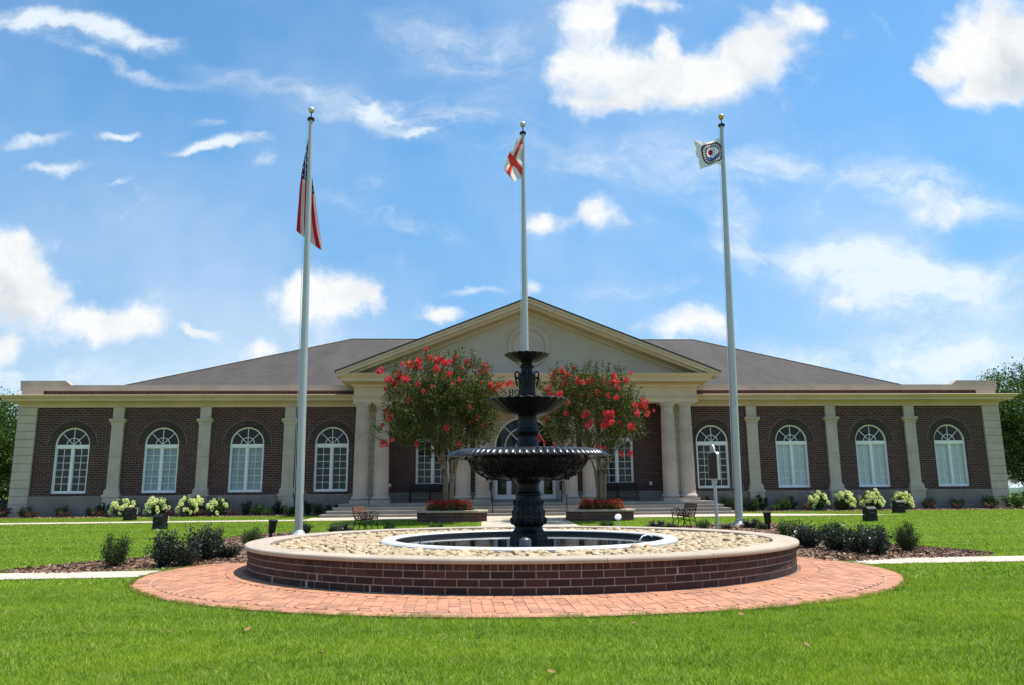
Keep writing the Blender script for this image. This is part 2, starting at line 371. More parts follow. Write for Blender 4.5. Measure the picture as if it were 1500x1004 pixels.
# ------------------------------------------------------------------ world: sky with clouds
SUN_EL=rad(71); SUN_AZ=rad(78)      # azimuth measured from +Y towards +X
def make_world():
    w=bpy.data.worlds.new('World'); S.world=w; w.use_nodes=True; t=NT(w.node_tree)
    bg=t.n['Background']; STR=.10
    sky=t.n.new('ShaderNodeTexSky'); sky.sky_type='NISHITA'; sky.sun_disc=False; sky.sun_elevation=SUN_EL; sky.sun_rotation=SUN_AZ
    sky.air_density=1.0; sky.dust_density=.5; sky.ozone_density=2.0; sky.altitude=100
    d=t.coord('Generated'); s=t.sep(d)
    ay=t.m('MAXIMUM',t.m('ABSOLUTE',s[1]),.02)
    px=t.m('DIVIDE',s[0],ay); pz=t.m('DIVIDE',t.m('MAXIMUM',s[2],-.05),ay)
    p=t.comb(px,pz)
    # domain warp
    _,w1=t.noise(p,5.0,3,.6); _,w2=t.noise(p,20,4,.62)
    wv=t.v('SUBTRACT',w1,(.5,.5,.5)); wv2=t.v('SUBTRACT',w2,(.5,.5,.5))
    def sc(v,k):
        n=t.n.new('ShaderNodeVectorMath'); n.operation='SCALE'; t.l.new(v,n.inputs[0]); n.inputs['Scale'].default_value=k; return n.outputs[0]
    q=t.v('ADD',p,t.v('ADD',sc(wv,.09),sc(wv2,.035)))
    fb,_=t.noise(q,8.5,8,.64)
    fine,_=t.noise(p,34,5,.6)
    last=[None]
    def field(blobs,pp):
        """sum of soft lobes, each given by where it hangs in the sky: centre, radii, tilt, weight"""
        acc=None; s2=t.sep(pp)
        for (cx,cy,rx,ry,ang,wt) in blobs:
            r0=ray(cx,cy); c=(r0.x/r0.y,r0.z/r0.y); k=FPX*1.03; ca,sa=cos(rad(ang)),sin(rad(ang)); rx/=k; ry/=k
            # the 1e-9 only orders the evaluation lobe after lobe, which keeps the shader's stack small
            one=1.0 if last[0] is None else t.m('MULTIPLY_ADD',last[0],1e-9,1.0)
            v3=t.comb(s2[0],s2[1],one)
            A=t.v('DOT_PRODUCT',v3,(ca/rx,sa/rx,-(ca*c[0]+sa*c[1])/rx)); Bq=t.v('DOT_PRODUCT',v3,(-sa/ry,ca/ry,-(-sa*c[0]+ca*c[1])/ry))
            l2=t.m('MULTIPLY_ADD',A,A,t.m('MULTIPLY',Bq,Bq))
            g=t.m('EXPONENT',t.m('MULTIPLY',l2,-1.1))
            acc=t.m('MULTIPLY',g,wt) if acc is None else t.m('MULTIPLY_ADD',g,wt,acc); last[0]=acc
        return acc
    cum=[(862,28,52,44,0,.9),(832,85,36,36,0,.55),(895,100,82,46,8,1.0),(982,118,82,42,0,.95),(1062,102,72,42,15,1.05),(1125,62,56,58,35,1.15),(1000,88,50,30,0,.5),(1168,12,36,36,40,.9),(945,4,80,20,0,.8),(985,52,30,34,0,.6),(850,145,50,26,0,.65),(915,150,50,22,0,.55),
         (1440,72,74,66,0,1.15),(1368,100,40,30,0,.9),(1435,142,64,28,0,.8),(1500,60,60,90,0,1.2),
         (28,378,62,48,-25,1.15),(70,432,58,40,-20,1.05),(0,440,60,44,0,.8),(182,480,54,33,-5,1.2),(8,508,30,26,0,1),(128,478,34,28,0,.7),(20,348,44,24,-20,.7),
         (290,488,38,11,-3,1.05),(435,440,44,34,0,1.0),(490,440,52,38,0,1.1),(535,448,34,26,0,.7),(645,467,32,20,0,1),(860,310,42,27,0,1.1),(795,330,28,18,0,.9),(785,417,24,17,0,.9),(385,512,28,18,0,.9),
         (1005,480,80,26,0,.9),(1240,440,55,30,0,.55),(1370,318,62,28,0,.7)]
    wis=[(40,35,110,24,-8,.9),(150,48,100,24,-7,.9),(205,62,55,20,8,.8),(125,85,95,14,-20,.8),(210,105,90,10,-14,.45),(350,205,85,13,2,.8),(305,172,34,12,0,.8),(300,214,48,8,5,1),(380,235,40,14,30,.5),(560,172,50,20,-25,.8),
         (620,196,32,7,0,.8),(40,200,60,12,10,.8),(90,236,60,11,4,.9),(178,190,30,8,0,1),(180,258,26,8,10,.8),
         (1180,385,170,30,-6,.85),(1290,372,100,32,-8,.75),(1400,430,190,55,4,.8),(1300,440,70,34,0,.5),(1260,440,70,36,0,.5),(1400,300,140,45,-10,.7),(1440,520,190,50,0,.55),(1250,530,260,36,0,.65),(100,548,280,30,0,.75),
         (930,425,150,22,0,.5),(580,320,170,26,-22,.6),(680,60,200,60,-15,.6),(1180,235,240,36,-12,.6),(690,427,50,10,0,.7),(430,130,200,34,-14,.6),(1080,330,70,60,50,.42),(700,190,160,70,-20,.5),(980,250,200,60,-10,.5)]
    cumf=field(cum,q)
    mp=t.n.new('ShaderNodeMapping'); mp.inputs['Scale'].default_value=(.55,1.25,1); mp.inputs['Rotation'].default_value=(0,0,rad(10)); t.l.new(q,mp.inputs[0])
    st,_=t.noise(mp.outputs[0],12,7,.66,dist=.3)
    wisf=field(wis,q)
    dens=t.m('ADD',cumf,t.m('ADD',t.m('MULTIPLY',t.m('SUBTRACT',fb,.5),1.75),t.m('MULTIPLY',t.m('SUBTRACT',fine,.5),.5)))
    a1=t.ramp(dens,.16,1.02)
    a2=t.m('MULTIPLY',t.ramp(t.m('MULTIPLY',wisf,t.m('MULTIPLY_ADD',st,3.4,-.95)),.10,1.05),.90)
    # thin high veil everywhere, thicker low down
    ve,_=t.noise(p,2.2,4,.6); low=t.ramp(s[2],.42,.0)
    a3=t.m('MULTIPLY',t.m('MULTIPLY_ADD',low,.42,.22),t.ramp(ve,.36,.72))
    low2=t.m('MULTIPLY',t.ramp(s[2],.25,.04),.22)
    al=t.m('SUBTRACT',1.0,t.m('MULTIPLY',t.m('MULTIPLY',t.m('SUBTRACT',1.0,a1),t.m('SUBTRACT',1.0,a2)),t.m('MULTIPLY',t.m('SUBTRACT',1.0,a3),t.m('SUBTRACT',1.0,low2))),clamp=True)
    # cloud body tone: bright sunlit tops, greyer thick bases (density above the point shades it)
    up=t.v('ADD',q,(.006,.05,0)); cup=field(cum,up)
    thick=t.m('SUBTRACT',t.m('ADD',cup,t.m('MULTIPLY',t.m('SUBTRACT',fine,.5),.55)),.25)
    sh=t.ramp(thick,.35,1.6)
    ccol=t.mix(t.m('MULTIPLY',a1,t.m('ADD',t.m('MULTIPLY',sh,.6),t.m('MULTIPLY',t.ramp(fb,.62,.34),.42)),clamp=True),(6.3,6.38,6.42),(3.9,4.25,4.6))
    ccol=t.mix(t.ramp(a1,.0,.5),(5.5,6.0,6.4),ccol)
    hz=t.ramp(s[2],.0,.45); grade=t.mix(1.0,sky.outputs[0],t.mix(hz,(.66,.78,.88),(.72,1.15,1.26)),'MULTIPLY')
    col=t.mix(al,grade,ccol)
    t.l.new(col,bg.inputs[0]); bg.inputs[1].default_value=STR
    w.cycles.sampling_method='MANUAL'; w.cycles.sample_map_resolution=256
make_world()
sd=bpy.data.lights.new('sun','SUN'); sd.energy=4.2; sd.angle=rad(.5); sd.color=(1,.955,.88)
so=bpy.data.objects.new('sun',sd); COL.objects.link(so)
sv=Vector((sin(SUN_AZ)*cos(SUN_EL),cos(SUN_AZ)*cos(SUN_EL),sin(SUN_EL))); so.rotation_euler=sv.to_track_quat('Z','Y').to_euler(); so.location=sv*60
S.view_settings.view_transform='Standard'; S.view_settings.look='None'; S.view_settings.exposure=.68; S.view_settings.gamma=1
S.render.engine='CYCLES'; S.cycles.max_bounces=7; S.cycles.diffuse_bounces=3; S.cycles.transparent_max_bounces=8; S.cycles.use_denoising=True
S.cycles.caustics_reflective=False; S.cycles.caustics_refractive=False

# ------------------------------------------------------------------ ground
YAW=rad(3.0); BO=Vector((.616,39,0)); BE=Vector((cos(YAW),sin(YAW),0)); BN=Vector((-sin(YAW),cos(YAW),0))
def B2W(u,off,z=0): return BO+BE*u+BN*off+Vector((0,0,z))
def axis_breaks(lo,hi,step,far):
    a=list(np.arange(lo,hi+.001,step)); k=step*2; x=hi
    while x<far: x+=k; k*=1.7; a.append(min(x,far))
    k=step*2; x=lo
    pre=[]
    while x>-far: x-=k; k*=1.7; pre.append(max(x,-far))
    return sorted(set(round(float(q),3) for q in pre+a))
def make_lawn():
    xs=axis_breaks(-40,40,2,900); ys=axis_breaks(-2,46,.5,900)
    V=[(x,y,gz(x,y)) for y in ys for x in xs]; n=len(xs)
    F=[(j*n+i,j*n+i+1,(j+1)*n+i+1,(j+1)*n+i) for j in range(len(ys)-1) for i in range(n-1)]
    o=link('lawn',npmesh('lawn',V,F,'lawn',True)); o['kind']='structure'
make_lawn()
def loft(name,A,Bp,n,mat,dz,thick=.0):
    """sheet between two polylines A and Bp of equal length, n rows, following the ground"""
    mb=MB(); rows=[]
    k=len(A)
    for j in range(n+1):
        for i in range(k):
            a=Vector(A[i]);b=Vector(Bp[i]); p=a.lerp(b,j/n); mb.v.append((p.x,p.y,gz(p.x,p.y)+dz))
    mb.f=[(j*k+i,j*k+i+1,(j+1)*k+i+1,(j+1)*k+i) for j in range(n) for i in range(k-1)]
    return mb
def pathline(x): return 15.25+.097*(x-.3)
def nearpath(x0,x1):
    xs=np.linspace(x0,x1,24)
    return loft('p',[(x,pathline(x)-.56,0) for x in xs],[(x,pathline(x)+.56,0) for x in xs],4,'concrete',.016)
m=nearpath(-60,-5.4); structure('path',m,'concrete')
m=nearpath(5.6,60); structure('path',m,'concrete')
# apron in front of the steps with the walk running left, the short walk right and the walk to the fountain
us=np.linspace(-70,-9.6,40)
m=loft('p',[B2W(u,-6.75-.02*(u+9.6)*0-.045*abs(u+9.6)*.5) for u in us],[B2W(u,-5.7-.045*abs(u+9.6)*.5) for u in us],4,'concrete',.014)
structure('walkway',m,'concrete')
us=np.linspace(-9.6,9.9,14)
m=loft('p',[B2W(u,-6.75) for u in us],[B2W(u,-4.2) for u in us],6,'concrete',.018); structure('apron',m,'concrete')
us=np.linspace(9.9,15.5,14)
m=loft('p',[B2W(u,-6.75+.02*(u-9.9)) for u in us],[B2W(u,-4.2-.43*(u-9.9)) for u in us],4,'concrete',.014); structure('walkway',m,'concrete')
vs=np.linspace(19.5,33.2,24)
m=loft('p',[(-1.25-.035*(y-31),y,0) for y in vs],[(2.15-.05*(y-31),y,0) for y in vs],4,'concrete',.012); structure('walkway',m,'concrete')

# mulch beds
def in_poly(P,poly):
    x,y=P[:,0],P[:,1]; c=np.zeros(len(P),bool); n=len(poly)
    for i in range(n):
        x0,y0=poly[i][:2]; x1,y1=poly[(i+1)%n][:2]
        if y0==y1: continue
        k=((y0>y)!=(y1>y))&(x<(x1-x0)*(y-y0)/(y1-y0)+x0); c^=k
    return c
def smooth_loop(P,n=6):
    out=[];k=len(P)
    for i in range(k):
        p0,p1,p2,p3=[Vector(P[(i+j-1)%k]) for j in range(4)]
        for q in range(n):
            t=q/n; out.append(.5*((2*p1)+(p2-p0)*t+(2*p0-5*p1+4*p2-p3)*t*t+(3*p1-p0-3*p2+p3)*t**3))
    return out
BEDS=[]
def bed(poly,h=.035,rings=9,seed=1):
    P=smooth_loop(poly,5); BEDS.append([(p.x,p.y) for p in P]); c=sum(P,Vector())/len(P); k=len(P); rs=np.random.RandomState(seed)
    mb=MB()
    for j in range(rings+1):
        t=j/rings
        for p in P:
            q=c.lerp(p,max(t,.02)); mb.v.append((q.x,q.y,gz(q.x,q.y)+(.008+h*(1-t**4) + (rs.uniform(-.012,.012) if j<rings else 0))))
    mb.f=[(j*k+i,j*k+(i+1)%k,(j+1)*k+(i+1)%k,(j+1)*k+i) for j in range(rings) for i in range(k)]
    mb.f.append(tuple(range(k))[::-1])
    o=structure('mulch_bed',mb,'mulch')
bed([gp(*p) for p in [(0,838),(60,834),(130,829),(200,820),(262,806),(325,792),(366,784),(420,786),(420,812),(375,826),(330,827),(270,833),(160,838),(60,842)]],seed=1)
bed([gp(*p) for p in [(1090,782),(1170,784),(1230,790),(1300,798),(1350,802),(1420,808),(1458,812),(1420,817),(1330,819),(1240,824),(1180,820),(1110,806)]],seed=2)
bed([(-5.2,18.6,0),(-4.2,20.2,0),(-2.6,20.9,0),(-2.9,22.3,0),(-5.0,25.2,0),(-7.7,25.6,0),(-8.3,23.2,0),(-7.2,20.6,0)],seed=3)
bed([(5.4,18.6,0),(4.4,20.2,0),(2.6,21,0),(3.4,24.0,0),(5.2,26.9,0),(8.6,28.6,0),(9.8,26.6,0),(8.0,21.6,0)],seed=4)
def wallbed(u0,u1,seed):
    n=16; us=np.linspace(u0,u1,n)
    bed([B2W(u,-1.62-.12*sin(u*1.7)) for u in us]+[B2W(u,.02) for u in us[::-1]],.04,seed=seed)
wallbed(-29,-9.15,5); wallbed(9.15,28,6)

# ------------------------------------------------------------------ brick paving round the fountain
PC=(.07,14.59); PRX,PRY=6.65,5.26; WC=(.15,16.0); WRX,WRY=5.30,4.80
def ell(x,y,c,rx,ry): return ((x-c[0])/rx)**2+((y-c[1])/ry)**2
def ellp_(k,n,d):
    t=2*PI*k/n; nn=Vector((cos(t)/PRX,sin(t)/PRY)).normalized(); return Vector((PC[0]+PRX*cos(t),PC[1]+PRY*sin(t)))-nn*d
MT['mortarpale']=basic('pale_mortar',(.62,.55,.46),(.42,.35,.28),5,.95,.3,60)
def make_paving():
    mb=MB(); n=96
    mb.v=[(PC[0]+(PRX-.01)*cos(2*PI*k/n),PC[1]+(PRY-.01)*sin(2*PI*k/n),.020) for k in range(n)]; mb.f=[tuple(range(n))]
    o=structure('paving_bed',mb,'sand')
    P=MB()
    def ring(c,rx,ry,din,w,gap,seed):
        rr=random.Random(seed); pts=[]; N=4000
        L=0; last=None; acc=[]
        for k in range(N+1):
            t=2*PI*k/N; p=Vector((c[0]+rx*cos(t),c[1]+ry*sin(t))); 
            if last: L+=(p-last).length
            acc.append((L,p,Vector((cos(t)/rx,sin(t)/ry)).normalized())); last=p
        cnt=int(L/w); step=L/cnt; i=0
        for b in range(cnt):
            q=[]
            for s in (b*step+gap/2,(b+1)*step-gap/2):
                while i<N and acc[i][0]<s: i+=1
                q.append(acc[min(i,N)])
            z=.030+rr.uniform(-.002,.002); (l0,p0,n0),(l1,p1,n1)=q
            a,b2,c2,d=p0,p1,p1-n1*din,p0-n0*din
            P.prism([a,b2,c2,d],'z',.012,z)
    ring(PC,PRX,PRY,.30,.145,.016,3)
    ring(WC,WRX+.36,WRY+.36,.30,.135,.010,4)
    rr=random.Random(9); bw,bl,g=.142,.30,.007
    ca,sa=cos(rad(4)),sin(rad(4))
    nx=int(14/bw); ny=int(12/bl)
    for i in range(-nx//2,nx//2+1):
        for j in range(-ny//2-1,ny//2+2):
            lx=i*bw; ly=j*bl+(bl/2 if i%2 else 0)
            cx=PC[0]+lx*ca-ly*sa; cy=PC[1]+lx*sa+ly*ca
            if cy>18.5: continue
            cor=[(cx+dx*ca-dy*sa,cy+dx*sa+dy*ca) for dx,dy in ((-bw/2+g/2,-bl/2+g/2),(bw/2-g/2,-bl/2+g/2),(bw/2-g/2,bl/2-g/2),(-bw/2+g/2,bl/2-g/2))]
            if any(ell(x,y,WC,WRX+.05,WRY+.05)<1 for x,y in cor): continue
            # clip the field brick against both border rings by pulling the corners in
            def clamp(x,y):
                e=ell(x,y,PC,PRX-.315,PRY-.315)
                if e>1: k=1/math.sqrt(e); x=PC[0]+(x-PC[0])*k; y=PC[1]+(y-PC[1])*k
                e=ell(x,y,WC,WRX+.372,WRY+.372)
                if e<1: k=1/math.sqrt(max(e,1e-6)); x=WC[0]+(x-WC[0])*k; y=WC[1]+(y-WC[1])*k
                return (x,y)
            q=[clamp(*p) for p in cor]
            ar=abs(sum(q[k][0]*q[(k+1)%4][1]-q[(k+1)%4][0]*q[k][1] for k in range(4)))/2
            if ar<.004: continue
            P.prism(q,'z',.012,.030+rr.uniform(-.003,.003))
    structure('brick_paving',P,'paver')
    mb=MB(); n=160; o_=[ellp_(k,n,0.003) for k in range(n)]; i_=[ellp_(k,n,.31) for k in range(n)]
    mb.v=[(*p,.0245) for p in o_+i_]; mb.f=[(k,(k+1)%n,(k+1)%n+n,k+n) for k in range(n)]; structure('paving_mortar',mb,'mortarpale')
make_paving()

def chips():
    C=[];rs=np.random.RandomState(8)
    for i,b in enumerate(BEDS):
        P=np.array(b); c=P.mean(0); k=len(P); n=[5200,5200,2200,3200,2200,2200][i]; h=.035 if i<4 else .04
        j=rs.randint(0,k,n); f=rs.uniform(0,1,(n,1)); q=P[j]*(1-f)+P[(j+1)%k]*f; t=np.sqrt(rs.uniform(0,1.03,(n,1))); p=c+(q-c)*t
        C.append(np.c_[p,gzv(p[:,1])+.012+h*np.clip(1-t[:,0]**4,0,1)+rs.uniform(0,.014,n)])
    C=np.concatenate(C); d=rs.normal(0,1,(len(C),3)); d[:,2]*=.25; d/=np.linalg.norm(d,axis=1)[:,None]
    V,F=leaves(C,d*3,rs.uniform(.05,.13,len(C)),.42,rs); V[:,2]=np.maximum(V[:,2],gzv(V[:,1])+.012)
    m,t,b=newmat('bark_chip'); n=t.n.new('ShaderNodeValToRGB'); e=n.color_ramp.elements; e.new(.5); e.new(.85)
    for q,(p,c_) in enumerate([(0,(.05,.025,.015)),(.5,(.17,.09,.055)),(.85,(.34,.22,.14)),(1,(.5,.38,.27))]): e[q].position=p; e[q].color=c4(c_)
    t.l.new(t.rnd(),n.inputs[0]); t.l.new(n.outputs[0],b.inputs['Base Color']); b.inputs['Roughness'].default_value=.9
    tag(link('bark_mulch_chips',npmesh('bark_mulch_chips',V,F,m)),'loose brown bark chips strewn over the planting beds','mulch',kind='stuff')
gzv=lambda y: (lambda t: .3*t*t*(3-2*t))(np.clip((y-17)/19,0,1))
chips()
# ------------------------------------------------------------------ grass
def grass_mask(P):
    x,y=P[:,0],P[:,1]
    jit=NR.normal(0,.025,len(P))
    ok=ell(x,y,PC,PRX+.0,PRY+.0)>1+jit*.7-.006
    ok&=ell(x,y,WC,WRX+.1,WRY+.1)>1
    d=np.abs(y-(15.25+.097*(x-.3))); ok&=(d>.56+jit)|(np.abs(x)<5.4)
    for b in BEDS: ok&=~in_poly(P,b)
    dx,dy=x-BO.x,y-BO.y; u=dx*BE.x+dy*BE.y; off=dx*BN.x+dy*BN.y
    lo=-6.75-np.where(u<-9.6,.0225*np.abs(u+9.6),0)
    hi=np.where(u<-9.6,-5.7-.0225*np.abs(u+9.6),np.where(u<9.9,0,-4.2-.43*(u-9.9)))
    ok&=~((off>lo+jit)&(off<hi+jit)&(u<15.5))
    ok&=~((x>-1.4-.035*(y-31))&(x<2.3-.05*(y-31))&(y>19)&(y<34))
    ok&=off<-1.55
    return ok
gzv=lambda y: (lambda t: .3*t*t*(3-2*t))(np.clip((y-17)/19,0,1))
def make_grass(name,y0,y1,dens,h,w,dfun,label):
    n=int((y1-y0)*2*(.74*y1+3.5)*dens)
    y=NR.uniform(y0,y1,n); x=NR.uniform(-1,1,n)*(.74*y1+3.5)
    keep=np.abs(x)<.72*y+3.4
    keep&=NR.uniform(0,1,n)<dfun(y)
    P=np.stack([x,y],1)[keep]; P=P[grass_mask(P)]; n=len(P)
    # clump height by a coarse random lattice
    gx=(P[:,0]*6).astype(int); gy=(P[:,1]*6).astype(int); cl=(np.sin(gx*12.9898+gy*78.233)*43758.5453)%1
    g2=(np.sin((P[:,0]*1.7).astype(int)*39.34+(P[:,1]*1.1).astype(int)*11.13)*3758.5)%1; H=h*(.45+.55*NR.uniform(0,1,n)+.45*cl*cl+.15*g2); a=NR.uniform(0,2*PI,n); lean=NR.uniform(.1,1.15,n)*H; la=NR.uniform(0,2*PI,n)
    z=gzv(P[:,1])-.004; wx,wy=np.cos(a)*w*.5,np.sin(a)*w*.5
    W=NR.uniform(.7,1.3,n); wx=wx*W; wy=wy*W
    tx,ty=P[:,0]+np.cos(la)*lean,P[:,1]+np.sin(la)*lean
    V=np.stack([np.stack([P[:,0]-wx,P[:,1]-wy,z],1),np.stack([P[:,0]+wx,P[:,1]+wy,z],1),np.stack([tx+wx*.25,ty+wy*.25,z+H],1),np.stack([tx-wx*.25,ty-wy*.25,z+H],1)],1).reshape(-1,3)
    o=link(name,npmesh(name,V,np.arange(4*n).reshape(n,4),'blade')); tag(o,label,'grass',kind='stuff')
    print(name,n)
make_grass('grass',5.3,13.0,6000,.038,.0056,lambda y:np.clip((8.5/y)**1.3,0,1),'short bright green lawn grass in front of the brick paving')
def edge_grass():
    n=15000; rs=np.random.RandomState(12); t=rs.uniform(PI*.92,PI*2.08,n); k=1+np.abs(rs.normal(0,.006,n))-.004; cl=(np.sin((t*40).astype(int)*12.99)*43758.5)%1
    x=PC[0]+PRX*k*np.cos(t); y=PC[1]+PRY*k*np.sin(t); H=rs.uniform(.02,.055,n)*(.5+.8*cl); a=rs.uniform(0,2*PI,n); la=np.arctan2(PC[1]-y,PC[0]-x)+rs.normal(0,.9,n); L=H*rs.uniform(.3,1.4,n); w=.0028
    V=np.stack([np.stack([x-w*np.cos(a),y-w*np.sin(a),0*x],1),np.stack([x+w*np.cos(a),y+w*np.sin(a),0*x],1),np.stack([x+L*np.cos(la)+.3*w,y+L*np.sin(la),H+.012],1),np.stack([x+L*np.cos(la)-.3*w,y+L*np.sin(la),H+.012],1)],1).reshape(-1,3)
    tag(link('edge_grass',npmesh('edge_grass',V,np.arange(4*n).reshape(n,4),'blade')),'ragged grass fringe growing over the front edge of the brick paving','grass',kind='stuff')
edge_grass()
make_grass('meadow_grass',13.0,37.5,900,.042,.014,lambda y:np.clip((16/y)**1.2,0,1),'mown green lawn grass between the fountain and the building')

# ------------------------------------------------------------------ building
HALL=thing('town_hall','long single-storey dark brick town hall with columned pediment portico behind the fountain','building',BO,YAW)
G0=.22     # building ground level
def arch_loop(u,hw,zb,zs,n=20,r=None):
    r=r or hw
    return [(u-hw,zb),(u+hw,zb)]+[(u+r*cos(PI*k/n),zs+r*sin(PI*k/n)) for k in range(n+1)]
WIN=[(-22.3,1.42),(-18.0,1.42),(-13.85,1.42),(-9.68,1.42),(9.62,1.44),(13.78,1.44),(18.0,1.44),(22.2,1.44)]
PWIN=[(-4.65,1.66),(4.68,1.66)]
HWN=.84; SPR=2.36            # half width, spring line above the sill
def wall_panel(name,outer,holes,y0,depth,mat,parent):
    loops=[outer]+holes; flat=[p for l in loops for p in l]
    tris=tessellate_polygon([[Vector((p[0],p[1],0)) for p in l] for l in loops])
    mb=MB(); mb.v=[(p[0],y0,p[1]) for p in flat]; mb.f=[tuple(t) for t in tris]
    for h in holes:
        k=len(h); mb.add([(p[0],y0,p[1]) for p in h]+[(p[0],y0+depth,p[1]) for p in h],[(i,(i+1)%k,(i+1)%k+k,i+k) for i in range(k)])
    return mb.build(name,mat,parent)
def rect(a,b,c,d): return [(a,c),(b,c),(b,d),(a,d)]
# front wall with real openings
holes=[arch_loop(u,HWN,z,z+SPR) for u,z in WIN]+[arch_loop(u,HWN,z,z+SPR) for u,z in PWIN]
DOOR=arch_loop(0.0,1.56,.98,3.56,28)
wall_panel('front_wall',rect(-24.1,-1.96,1.2,5.9),[h for h in holes if h[0][0]<0],0,.45,'brick',HALL)
wall_panel('front_wall',rect(1.96,24.1,1.2,5.9),[h for h in holes if h[0][0]>0],0,.45,'brick',HALL)
wall_panel('door_surround',rect(-1.96,1.96,.86,5.9),[DOOR],-.06,.5,'stucco',HALL)
m=MB(); m.box(-24.95,-24.5,.9,21.5,G0,6.0); m.build('side_wall','brickside',HALL)
m=MB(); m.box(24.5,24.95,.9,21.5,G0,6.0); m.build('side_wall','brickside',HALL)
m=MB(); m.box(-24.9,24.9,21.5,21.9,G0,6.2); m.build('back_wall','brick',HALL)
m=MB(); m.box(-24.3,24.3,1.6,1.7,.5,5.8); m.build('dim_room_backing','dark',HALL)  # near-black sheet behind the glass, the dimness of the rooms put into its colour
# stone base
def base(u0,u1,z0,z1):
    m=MB(); L=u1-u0; n=max(1,round(L/2.1)); 
    for i in range(n):
        a=u0+L*i/n; b=u0+L*(i+1)/n; m.box(a+.003,b-.003,-.07,.3,z0,z1-.06)
    m.prism([(-.07,z1-.06),(-.05,z1),(.3,z1),(.3,z1-.06)],'x',u0,u1)
    m.build('stone_base','plinth',HALL)
base(-24.1,-8.7,G0-.1,1.30); base(8.7,24.1,G0-.1,1.30)
base(-8.7,-1.97,.85,1.34); base(1.97,8.7,.85,1.34)
# corner quoins
for sgn in (-1,1):
    m=MB(); z=G0-.1; n=14; H=(5.60-z)/n
    for k in range(n):
        a,b=sorted((sgn*24.1,sgn*25.0)); m.box(a,b,-.10,.95,z+k*H+.016,z+(k+1)*H-.004)
        a2,b2=sorted((sgn*24.1,sgn*24.97)); m.box(a2,b2,-.065,.92,z+k*H-.004,z+k*H+.016)
    m.build('corner_quoin','stone',HALL,bevel=.008)
# pilasters
def pilaster(u):
    m=MB(); w=.285
    m.box(u-w-.09,u+w+.09,-.25,-.071,G0-.1,1.24)
    m.box(u-w-.14,u+w+.14,-.29,0,1.241,1.37)
    m.box(u-w-.075,u+w+.075,-.22,0,1.371,1.56); m.prism([(-.22,1.56),(-.14,1.64),(0,1.64),(0,1.56)],'x',u-w-.04,u+w+.04)
    for za,zb in ((1.641,3.17),(3.178,4.74)): m.box(u-w,u+w,-.14,0,za,zb)
    m.box(u-w-.03,u+w+.03,-.17,0,4.742,4.80); m.box(u-w-.02,u+w+.02,-.155,0,4.801,4.86)
    m.prism([(-.17,4.861),(-.25,4.96),(-.25,5.03),(0,5.03),(0,4.861)],'x',u-w-.10,u+w+.10)
    m.box(u-w+.02,u+w-.02,-.13,0,5.031,5.615)
    m.build('pilaster','stone',HALL)
for u in (-20.15,-15.92,-11.76,11.72,15.9,20.1): pilaster(u)
# wing entablature, brick strip and parapet, mitred round the ends
FR=[(.06,5.61),(.06,5.80),(-.25,5.80),(-.25,5.61)]
CO=[(.10,5.802),(.20,5.87),(.54,5.89),(.55,6.0),(.63,6.03),(.75,6.15),(.73,6.165),(-.25,6.17),(-.25,5.802)]
for sgn in (-1,1):
    path=[(-25.0,12),(-25.0,0),(-8.36,0)] if sgn<0 else [(8.36,0),(25.0,0),(25.0,12)]
    for nm,pr,mt in (('frieze',FR,'trim'),('cornice',CO,'trim'),('brick_parapet',[(-.06,6.172),(-.06,6.45),(-.30,6.45),(-.30,6.172)],'brick'),
                  ('parapet_coping',[(.05,6.452),(.05,6.73),(-.40,6.73),(-.40,6.452)],'stone')):
        m=MB(); m.sweep(path,pr); m.build(nm,mt,HALL)
    m=MB(); u0,u1=sorted((sgn*25.06,sgn*22.9))
    m.box(u0,u1,-.065,.42,6.732,6.95)
    k=sgn*22.9; m.prism([(k,6.732),(k,6.95),(k-sgn*.28,6.732)],'y',-.065,.42)
    m.box(*sorted((sgn*24.98,sgn*23.95)),-.02,.3,6.172,6.448)
    m.build('parapet_block','stone',HALL)
# main hip roof
eu,e0,e1,ez=21.6,.9,21.1,6.58; rz=11.25; rl,rr_=-10.6,12.2; ro=11.0
m=MB(); m.v=[(-eu,e0,ez),(eu,e0,ez),(eu,e1,ez),(-eu,e1,ez),(rl,ro,rz),(rr_,ro,rz)]; m.f=[(0,1,5,4),(1,2,5),(2,3,4,5),(3,0,4),(0,3,2,1)]
ROOF=m.build('roof','shingle',HALL)
m=MB(); V=[Vector(p) for p in m.v]
for a,b in (((-eu,e0,ez),(rl,ro,rz)),((rl,ro,rz),(rr_,ro,rz)),((rr_,ro,rz),(eu,e0,ez))): m.tube([a,b],.05,6)
m.build('ridge_cap','shingle',ROOF)
m=MB(); m.box(-24.6,24.6,.42,21.4,6.30,6.42); m.build('flat_roof','plinth',HALL)

# portico --------------------------------------------------------------
PF=-2.0; AX=.10
ent=MB()
